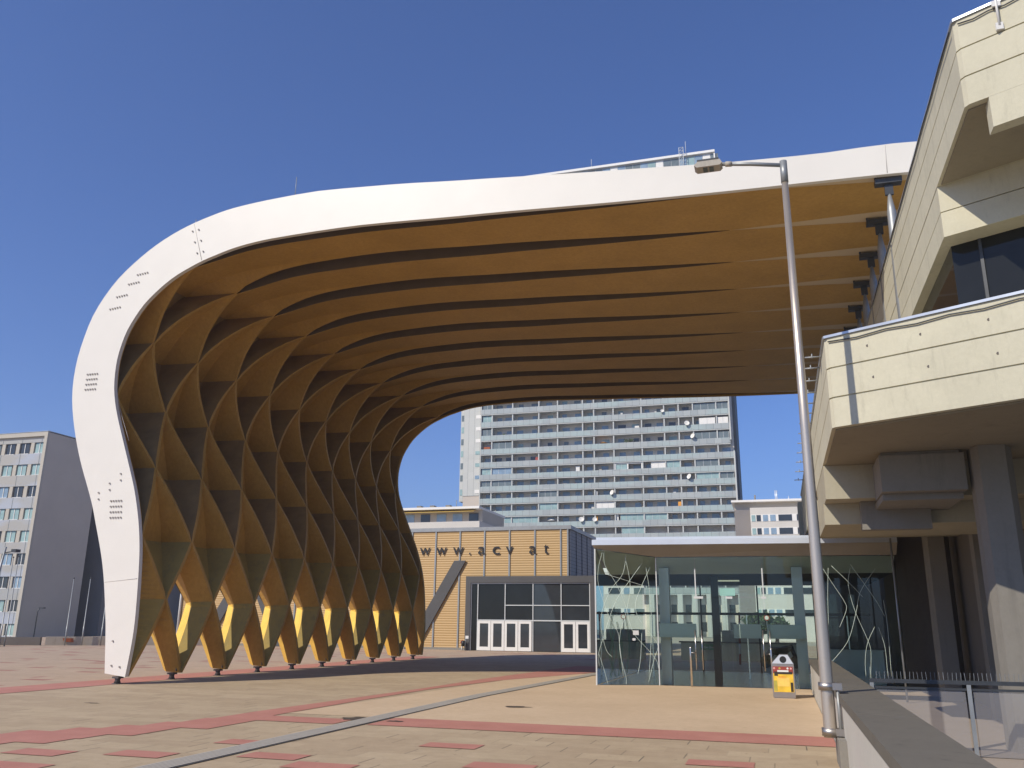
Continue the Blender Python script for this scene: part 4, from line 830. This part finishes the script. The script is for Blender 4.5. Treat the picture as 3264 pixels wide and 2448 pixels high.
b = MB(); b.tube([(-32.4, TD + .7, z1 + 0.25), (-32.4, TD + .7, z1 + 0.5)], [0.85, 0.1], 10); b.build('canopy_cloth', 'orange_cloth', t); b = MB(); b.tube([(-32.4, TD + .7, z1 - 1), (-32.4, TD + .7, z1 + .25)], 0.03, 5); b.build('pole', 'grey_steel', t)
t = thing('patio_umbrella', 'pale patio umbrella open on the lowest visible tower balcony', 'umbrella', (-43.4, TD + 0.7, ptop(0) - 1)); z1 = ptop(0)
b = MB(); b.tube([(-43.4, TD + .7, z1 + 0.3), (-43.4, TD + .7, z1 + 0.62)], [1.1, 0.15], 10); b.build('canopy_cloth', 'roof_white', t); b = MB(); b.tube([(-43.4, TD + .7, z1 - 1), (-43.4, TD + .7, z1 + .3)], 0.03, 5); b.build('pole', 'grey_steel', t)
t = thing('balcony_palm', 'bushy potted palm on a tower balcony', 'plant', (-27.2, TD + 0.8, ptop(6) - 1)); z1 = ptop(6); b = MB(); random.seed(8)
for i in range(40):
    a = random.uniform(0, 6.28); r_ = random.uniform(.5, 1.5); dz = random.uniform(-0.1, .5); b.face([(-27.2, TD + .8, z1 + .3), (-27.2 + r_ * .7 * math.cos(a) - .07, TD + .8 + .5 * math.sin(a), z1 + .5 + dz), (-27.2 + r_ * math.cos(a), TD + .8 + .6 * math.sin(a), z1 + .2 + dz), (-27.2 + r_ * .7 * math.cos(a) + .07, TD + .8 + .5 * math.sin(a), z1 + .38 + dz)])
b.build('fronds', 'leaf', t); b = MB(); b.tube([(-27.2, TD + .8, z1 - 1), (-27.2, TD + .8, z1 + .3)], 0.1, 6); b.build('trunk', 'bark', t)
for x in (-24, -21.3, -18.6, -15.9, -13.2, -10.5, -7.4):
    b = MB(); b.box(x, x + 1.0, TD - 0.2, TD + 0.9, 0, 7.7); b.build('ground_column', 'stone_panel', tw)
    for z_ in (1.0, 4.2):
        b = MB(); b.box(x + 1.3, x + 2.4, TD + 1.64, TD + 1.69, z_, z_ + 1.7); b.build('window', 'window_dark', tw)
# left stone-clad wing and glazed top
b = MB(); b.box(-63.0, E0 - 0.2, TD + 0.9, TD + 15, 28.0, 96.5); b.box(-63.9, -63.02, TD + 1.4, TD + 14, 26.9, 96.4); b.build('stone_wing', 'stone_panel', tw)
b = MB(); b.box(-62.9, E0 - 0.21, TD + 1.0, TD + 14, 24, 27.98); b.build('wing_base', 'render_grey', tw)
for k in range(0, 9):
    z1 = 28.9 + 2.63 * k - 0.4 * (k == 0)
    b = MB(); b.box(-60.25, -59.1, TD + 0.84, TD + 0.898, z1, z1 + 0.75); b.build('window', random.choice(['window_mint', 'window_blue', 'roof_white']), tw)
    b = MB(); b.box(-63.75, -63.2, TD + 1.35, TD + 1.399, z1 - .3, z1 + 1.0); b.build('window', random.choice(['window_mint', 'window_shade']), tw)
b = MB(); b.box(-60, -6.9, TD - 0.3, TD + 16, 100.4, 100.95); b.box(-60, -50, TD - .25, TD + 15, 96.5, 100.1); b.build('roof_slab', 'roof_white', tw)
x = -49.8; i = 0
while x < -7.2:
    b = MB(); b.box(x, x + 1.55, TD + 0.2, TD + 0.25, 96.5, 100.2); b.build('penthouse_pane', ['window_shade', 'window_blue', 'window_mint', 'window_blue'][(i * 7 + i // 5) % 4] if i % 6 else 'roof_white', tw); x += 1.68; i += 1
b = MB(); b.box(-50, -7.0, TD + 0.3, TD + 15, 96.49, 100.39); b.build('penthouse_wall', 'pale_frame', tw)
b = MB(); b.box(-7.15, -6.85, TD - .2, TD + 14, 96.3, 100.1); b.build('end_fin', 'roof_white', tw)
b = MB()
for sx_ in (-0.45, 0.45):
    b.tube([(-13.9 + sx_, TD - 1.2, 95.5), (-13.9 + sx_, TD - 1.2, 102.0)], 0.07, 5)
for k in range(8): b.tube([(-14.35, TD - 1.2, 95.6 + .8 * k), (-13.45, TD - 1.2, 96.4 + .8 * k)], 0.05, 4); b.tube([(-14.35, TD - 1.2, 96.4 + .8 * k), (-13.45, TD - 1.2, 96.4 + .8 * k)], 0.05, 4)
b.build('lattice_mast', 'pale_frame', tw)
for x, z1 in ((-13.0, 104.0), (-33.9, 102.95)):
    b = MB(); b.tube([(x, TD, 100.9), (x, TD, z1)], 0.06, 4); b.build('antenna', 'pale_frame', tw)
for nm_, x, z_, r_, lab in (('a', -20.15, 43.7, 0.55, 'white satellite dish on the highest balcony row showing under the canopy'), ('b', -15.35, 40.9, 0.85, 'large white satellite dish one row below the topmost dish, facing straight out'), ('c', -14.35, 38.26, 0.85, 'tilted white satellite dish right under the large round dish'), ('d', -15.41, 30.2, 0.85, 'tilted white satellite dish above the orange balcony screen'), ('e', -30.7, 27.56, 0.85, 'tilted white satellite dish in the middle of the tower, apart from all others'), ('f', -36.97, 22.35, 0.85, 'left dish of the low pair above the hall roof'), ('g', -34.25, 22.27, 0.75, 'right dish of the low pair above the hall roof')):
    t = thing('satellite_dish', lab, 'satellite dish', (x, TD - 0.4, z_), 'satellite dishes on the tower balconies')
    b = MB(); b.dish((x, TD - 0.55, z_), (0.25 if nm_ in 'bafg' else -0.75, -1, 0.35), r_ * .62, 0.12); b.build('reflector', 'dish_white', t)
    b = MB(); b.tube([(x, TD - .4, z_), (x, TD - .2, z_ - r_ * .62 - .3)], 0.05, 5); b.build('mast', 'dark_steel', t)

# ------------------------------------------------------------------ lower housing blocks either side of the tower
ba = thing('apartment_block', 'low cream apartment block with an awning covered top terrace, left of the tower', 'building', (-55, 120, 0))
D2 = 120.0; XR = -41.45
b = MB(); b.box(-95, XR, D2, 133, 0, 17.0 - 0.85 + 0.3); b.build('wall', 'render_cream', ba)
b = MB(); b.box(-95, XR - 0.3, D2 + 2.2, 133, 16.45, 18.4); b.build('penthouse_wall', 'render_tan', ba)
b = MB(); b.box(-95, XR - 0.3, D2 + 0.6, 133.5, 18.40, 18.75); b.build('roof_slab', 'roof_white', ba)
b = MB(); b.slab([(-95, D2 + .7, 18.0), (XR - 1.2, D2 + .7, 18.0), (XR - 1.2, D2 + 2.1, 18.38), (-95, D2 + 2.1, 18.38)], (0, 0, 0.03)); b.build('awning', 'poster_pale', ba)
for k in range(14):
    x = XR - 2.4 - 2.6 * k
    b = MB(); b.box(x, x + 1.5, D2 + 2.12, D2 + 2.19, 16.6, 17.9); b.build('window', 'window_blue' if k % 3 else 'window_dark', ba)
    for z_ in (13.6, 10.8, 8.0, 5.2):
        b = MB(); b.box(x + .2, x + 1.5, D2 - 0.05, D2 - 0.004, z_, z_ + 1.35); b.build('window', 'window_dark' if (k + int(z_)) % 3 else 'window_mint', ba)
for z_ in (13.55, 10.75):
    b = MB(); b.box(-95, XR - .2, D2 - .04, D2 - 0.002, z_ - .1, z_); b.build('sill', 'roof_white', ba)
for x in (-53.2, -51.0, -48.4):
    b = MB(); b.box(x, x + .7, 124, 125, 18.75, 19.5); b.build('chimney', 'grey_concrete', ba)
b = MB(); b.tube([(-46.6, 124, 18.7), (-46.6, 124, 20.2)], .06, 4); b.build('antenna', 'grey_steel', ba)
bb = thing('apartment_block', 'low cream apartment block with long window bands, right of the tower', 'building', (0, 130, 0))
D3 = 130.0
b = MB(); b.box(-3.3, 14, D3, 145, 0, 18.6); b.build('wall', 'render_cream', bb)
b = MB(); b.box(-5.6, -3.31, D3 + 2.2, 145, 0, 18.6); b.build('wall', 'render_dark', bb)  # shaded side of the block: shade put into the dark render
b = MB(); b.box(-5.6, 14, D3 + 3.2, 144, 18.6, 19.75); b.build('penthouse_wall', 'render_tan', bb)
b = MB(); b.box(-6, 14.5, D3 + 2.0, 145, 19.75, 20.05); b.build('roof_slab', 'roof_white', bb)
for z_ in (16.64, 14.75, 12.8, 9.6, 6.4, 3.4):
    b = MB(); b.box(-3.25, 13.9, D3 - 0.04, D3 - 0.003, z_ - 0.06, z_ + 0.95); wb_ = b.build('window_band', 'roof_white', bb)
    for xa, xb, mt in ((-3.15, -2.6, 'window_mint'), (-2.45, -1.85, 'window_dark'), (-1.55, -0.85, 'window_blue'), (-0.55, 0.2, 'window_blue'), (0.6, 2.45, 'window_dark'), (3.1, 4.6, 'window_dark'), (5.2, 6.0, 'window_blue'), (6.4, 7.3, 'window_dark'), (7.8, 9.4, 'window_shade'), (10.0, 10.9, 'window_blue'), (11.4, 13.2, 'window_dark')):
        b = MB(); b.box(xa, xb, D3 - 0.08, D3 - 0.041, z_, z_ + 0.88); b.build('window', mt, wb_)
for x in (0.4, 0.62): 
    b = MB(); b.tube([(x, 136, 19.8), (x, 136, 21.9)], 0.09, 6); b.build('chimney', 'silver_trim', bb)
b = MB(); b.tube([(-2.6, 136, 19.8), (-2.6, 136, 21.3)], 0.14, 6); b.build('chimney', 'grey_concrete', bb)
b = MB(); b.tube([(2.3, 136, 19.8), (2.3, 136, 21.0)], 0.07, 6); b.build('chimney', 'silver_trim', bb)
# block on the left with a blank grey gable
D4 = 90.0; XC = -92.6
bc = thing('apartment_block', 'grey blue apartment block with a blank grey gable, left of the canopy', 'building', (-110, D4, 0))
b = MB(); b.box(-170, XC, D4 + 0.3, 99.7, -0.8, 26.1); b.build('gable_wall', 'render_grey', bc)
b = MB(); b.box(XC - 0.5, XC - 0.002, D4 - 0.05, D4 + 0.299, -0.8, 25.6); b.box(-170, XC - 0.002, D4 - 0.05, D4 + 0.299, 25.6, 26.2); b.build('frame_edge', 'render_tan', bc)
b = MB(); b.box(-170, XC + 0.05, D4 - 0.1, 99.8, 26.2, 26.28); b.build('roof_slab', 'zinc', bc)
b = MB()
for k in range(10):
    z1 = 24.75 - 2.94 * k; b.box(-170, XC - 0.501, D4, D4 + 0.298, z1 - 2.94, z1 - 1.5 if k else z1 - 1.5)
b.box(-170, XC - .501, D4, D4 + .298, 24.75, 25.2); b.build('spandrel', 'siding_blue', bc)
random.seed(21)
for k in range(9):
    z1 = 24.75 - 2.94 * k
    for j in range(9 if k > 2 else 5):
        b = MB(); x = XC - 2.05 - 2.45 * j; b.box(x - .55, x, D4 + 0.02, D4 + .297, z1 - 1.5, z1); b.build('window_pier', 'render_tan', bc)
    for j in range(11):
        xr = XC - 0.55 - 2.45 * j; xl = xr - 1.45
        b = MB(); b.box(xl, xr, D4 + 0.2, D4 + 0.24, z1 - 1.44, z1 - .02); wd_ = b.build('window', random.choice(['window_mint', 'window_mint', 'window_shade', 'window_dark', 'window_blue']), bc)
        if j < 5:
            b = MB(); b.box(xl + .7, xl + .8, D4 + 0.14, D4 + .199, z1 - 1.44, z1 - .02); b.box(xl - .02, xr, D4 + .1, D4 + .199, z1 - 1.5, z1 - 1.43); b.build('frame', 'white_frame', wd_)
bd_ = thing('apartment_block', 'dark shaded apartment block with faint windows behind the first canopy legs', 'building', (-100, 120, 0))
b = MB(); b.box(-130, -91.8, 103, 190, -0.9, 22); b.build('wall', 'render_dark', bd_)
for k in range(7):
    for j in range(10):
        b = MB(); b.box(-91.797, -91.76, 106 + 7 * j, 109 + 7 * j, 1.2 + 2.9 * k, 2.6 + 2.9 * k); b.build('window', 'window_dark', bd_)

# ------------------------------------------------------------------ low walls, poles, small lamp at the far left
t = thing('boundary_wall', 'low weathered concrete wall with patches, from the dark wall to the canopy', 'wall', (-48, 54, 0))
b = MB(); b.slab([(-50.5, 51.73, 0), (-40, 61.75, 0), (-40.35, 62.1, 0), (-50.85, 52.08, 0)], (0, 0, 0.6)); b.build('wall_body', 'wall_concrete', t)
b = MB(); b.slab([(-49.6, 52.53, 0.25), (-49.15, 52.96, 0.22), (-49.2, 52.92, 0.5), (-49.7, 52.44, 0.5)], (0.02, -0.02, 0)); b.build('rust_patch', 'rust_cloth', t)
t = thing('boundary_wall', 'low dark concrete wall at the far left below the apartment block', 'wall', (-54, 49, 0))
b = MB(); b.slab([(-62, 44, 0), (-50.7, 51.45, 0), (-50.95, 51.85, 0), (-62.25, 44.4, 0)], (0, 0, 0.56)); b.build('wall_body', 'dark_concrete', t)
t = thing('stone_block', 'low dark concrete block at the left picture edge', 'block', (-50.8, 47.5, 0)); b = MB(); b.prism([(-53, 46.6), (-50.45, 47.3), (-50.7, 48.1), (-53.2, 47.4)], 0, 0.3); b.build('block', 'grey_concrete', t)
for x, y, h, lab in ((-49.45, 52.45, 4.68, 'thin grey flagpole left of the other two before the low concrete wall'), (-48.65, 53.2, 4.72, 'thin grey flagpole between two others before the low concrete wall'), (-47.75, 54.05, 4.7, 'thin grey flagpole nearest the white canopy leg'), (-51.0, 48.3, 5.9, 'thin grey flagpole at the left picture edge with a dark top'), (-50.55, 48.3, 5.95, 'thin grey flagpole right of the one at the left picture edge')):
    t = thing('flagpole', lab, 'flagpole', (x, y, 0), 'flagpoles along the low wall')
    b = MB(); b.tube([(x, y, 0), (x, y, 1.3), (x, y, 1.31), (x, y, h)], [0.05, 0.05, 0.038, 0.026], 8); b.build('pole', 'grey_steel', t)
    b = MB(); b.tube([(x, y, h), (x, y, h + .05), (x, y, h + 0.1)], [0.045, 0.05, 0.02], 8); b.build('cap', 'dark_steel', t)
t = thing('sign_post', 'short dark post right of the flagpoles, before the wall', 'post', (-47.25, 54.45, 0)); b = MB(); b.tube([(-47.25, 54.45, 0), (-47.25, 54.45, .5)], .04, 6); b.tube([(-47.25, 54.45, .5), (-47.25, 54.45, .54)], .055, 6); b.build('post', 'dark_steel', t)
t = thing('mast_post', 'thick grey mast with a camera arm at the left picture edge', 'mast', (-50.9, 46.6, 0)); b = MB(); b.tube([(-50.95, 46.6, 0), (-50.0, 46.6, 6.5)], [.09, .07], 8); b.build('pole', 'grey_steel', t); b = MB(); b.tube([(-50.0, 46.6, 6.1), (-49.2, 46.6, 6.2)], .04, 6); b.box(-49.3, -48.9, 46.4, 46.8, 6.12, 6.32); b.build('arm', 'dark_steel', t)
t = thing('street_lamp', 'small dark street lamp before the grey gable of the left block', 'street lamp', (-80.3, 80.5, -0.5)); b = MB(); b.tube([(-80.3, 80.5, -.8), (-80.3, 80.5, 2.6), (-80.1, 80.5, 3.0)], .06, 6); b.build('pole', 'dark_steel', t); b = MB(); b.box(-80.1, -79.4, 80.35, 80.65, 2.98, 3.12); b.build('lamp_head', 'dark_steel', t)

# ------------------------------------------------------------------ things seen through the pavilion
t = thing('planter_wall', 'cream low wall with a green direction board seen through the pavilion', 'wall', (-2, 51, 0))
b = MB(); b.box(-5.5, 0.8, 51, 51.4, 0, 0.92); b.build('wall_body', 'cream_concrete', t); b = MB(); b.box(-5.6, 0.9, 50.95, 51.45, 0.921, 1.0); b.build('coping', 'dark_concrete', t)
b = MB(); b.box(-4.42, -3.6, 50.94, 50.985, 0.55, 0.85); sg_ = b.build('direction_board', 'green_sign', t); letters('> Zum Dona', 0.17, 0.002, 'roof_white', sg_, 'board_text', (-4.38, 50.935, 0.64), width=0.74)
b = MB(); b.box(-3.3, -1.2, 52, 55, 0.0, 1.6); b.build('planter_block', 'wall_concrete', t)
t = thing('barrier_pole', 'red and white barrier pole seen through the pavilion doors', 'barrier', (-1.95, 46, 0)); 
for k in range(5):
    b = MB(); b.tube([(-2.1 + .02 * k, 46, 0.5 * k), (-2.08 + .02 * k, 46, 0.5 * k + .5)], .05, 8); b.build('pole_section', 'red_paint' if k % 2 == 0 else 'roof_white', t)
t = thing('round_sign', 'round red rimmed traffic sign seen through the pavilion', 'sign', (-0.9, 60, 0)); b = MB(); b.tube([(-0.9, 60, 0), (-0.9, 60, 2.7)], .04, 6); b.build('post', 'dark_steel', t); b = MB(); b.tube([(-0.9, 59.93, 2.4), (-0.9, 59.96, 2.4)], .18, 18); pl = b.build('plate', 'red_paint', t); b = MB(); b.tube([(-0.9, 59.915, 2.4), (-0.9, 59.929, 2.4)], .125, 18); b.build('plate_face', 'roof_white', pl)
def tree(name, lab, x, y, h, r_, seed):
    random.seed(seed); t = thing(name, lab, 'tree', (x, y, 0))
    b = MB(); b.tube([(x, y, 0), (x + .1, y, h * .35), (x - .1, y, h * .8)], [.22, .17, .05], 8)
    for k in range(5):
        a = k * 1.3; b.tube([(x, y, h * (.35 + .07 * k)), (x + r_ * .6 * math.cos(a), y + r_ * .6 * math.sin(a), h * (.55 + .08 * k))], [.09, .03], 5)
    b.build('trunk', 'bark', t)
    b = MB(); cl = [(x + random.gauss(0, r_ * .42), y + random.gauss(0, r_ * .42), h * random.uniform(.42, .98)) for _ in range(34)]
    for cx_, cy_, cz_ in cl:
        for _ in range(60):
            q = Vector((random.gauss(0, 1), random.gauss(0, 1), random.gauss(0, .7))) * r_ * .17; c = Vector((cx_, cy_, cz_)) + q
            u = Vector((random.gauss(0, 1), random.gauss(0, 1), random.gauss(0, 1))).normalized(); v2 = u.orthogonal().normalized(); s_ = random.uniform(.1, .22)
            b.face([c - u * s_, c + v2 * s_ * .6, c + u * s_, c - v2 * s_ * .6])
    b.build('crown', 'leaf', t)
tree('deciduous_tree', 'green tree left of the round sign, seen through the pavilion', -2.2, 95, 3.1, 1.1, 1)
tree('deciduous_tree', 'dark bushy tree right of the round sign, seen through the pavilion', -0.6, 96, 2.9, 1.0, 2)
t = thing('parked_scooter', 'dark covered scooter standing behind the pavilion', 'scooter', (-0.3, 43, 0)); b = MB(); b.tube([(-.9, 43, .3), (-.5, 43, .75), (-.1, 43, .7), (.35, 43, .9), (.5, 43, .5)], [.12, .2, .24, .16, .08], 8); b.build('body', 'black_plastic', t)
for x in (-.8, .5):
    b = MB(); b.tube([(x, 42.95, .27), (x, 43.05, .27)], .27, 16); b.build('wheel', 'black_plastic', t)

# ------------------------------------------------------------------ summer haze between the plaza and the far housing
hz = MB(); hz.box(-510, 510, -310, 710, -2.0, 108.0); ho = hz.build('haze', 'white_paint'); ho['kind'] = 'stuff'
m = bpy.data.materials.new('haze_air'); m.use_nodes = True; n = m.node_tree; n.nodes.clear()
o = n.nodes.new('ShaderNodeOutputMaterial'); v = n.nodes.new('ShaderNodeVolumePrincipled'); v.inputs['Color'].default_value = (0.90, 0.93, 1.0, 1); v.inputs['Density'].default_value = 0.0006; v.inputs['Anisotropy'].default_value = 0.2
n.links.new(v.outputs[0], o.inputs['Volume']); ho.data.materials.clear(); ho.data.materials.append(m)
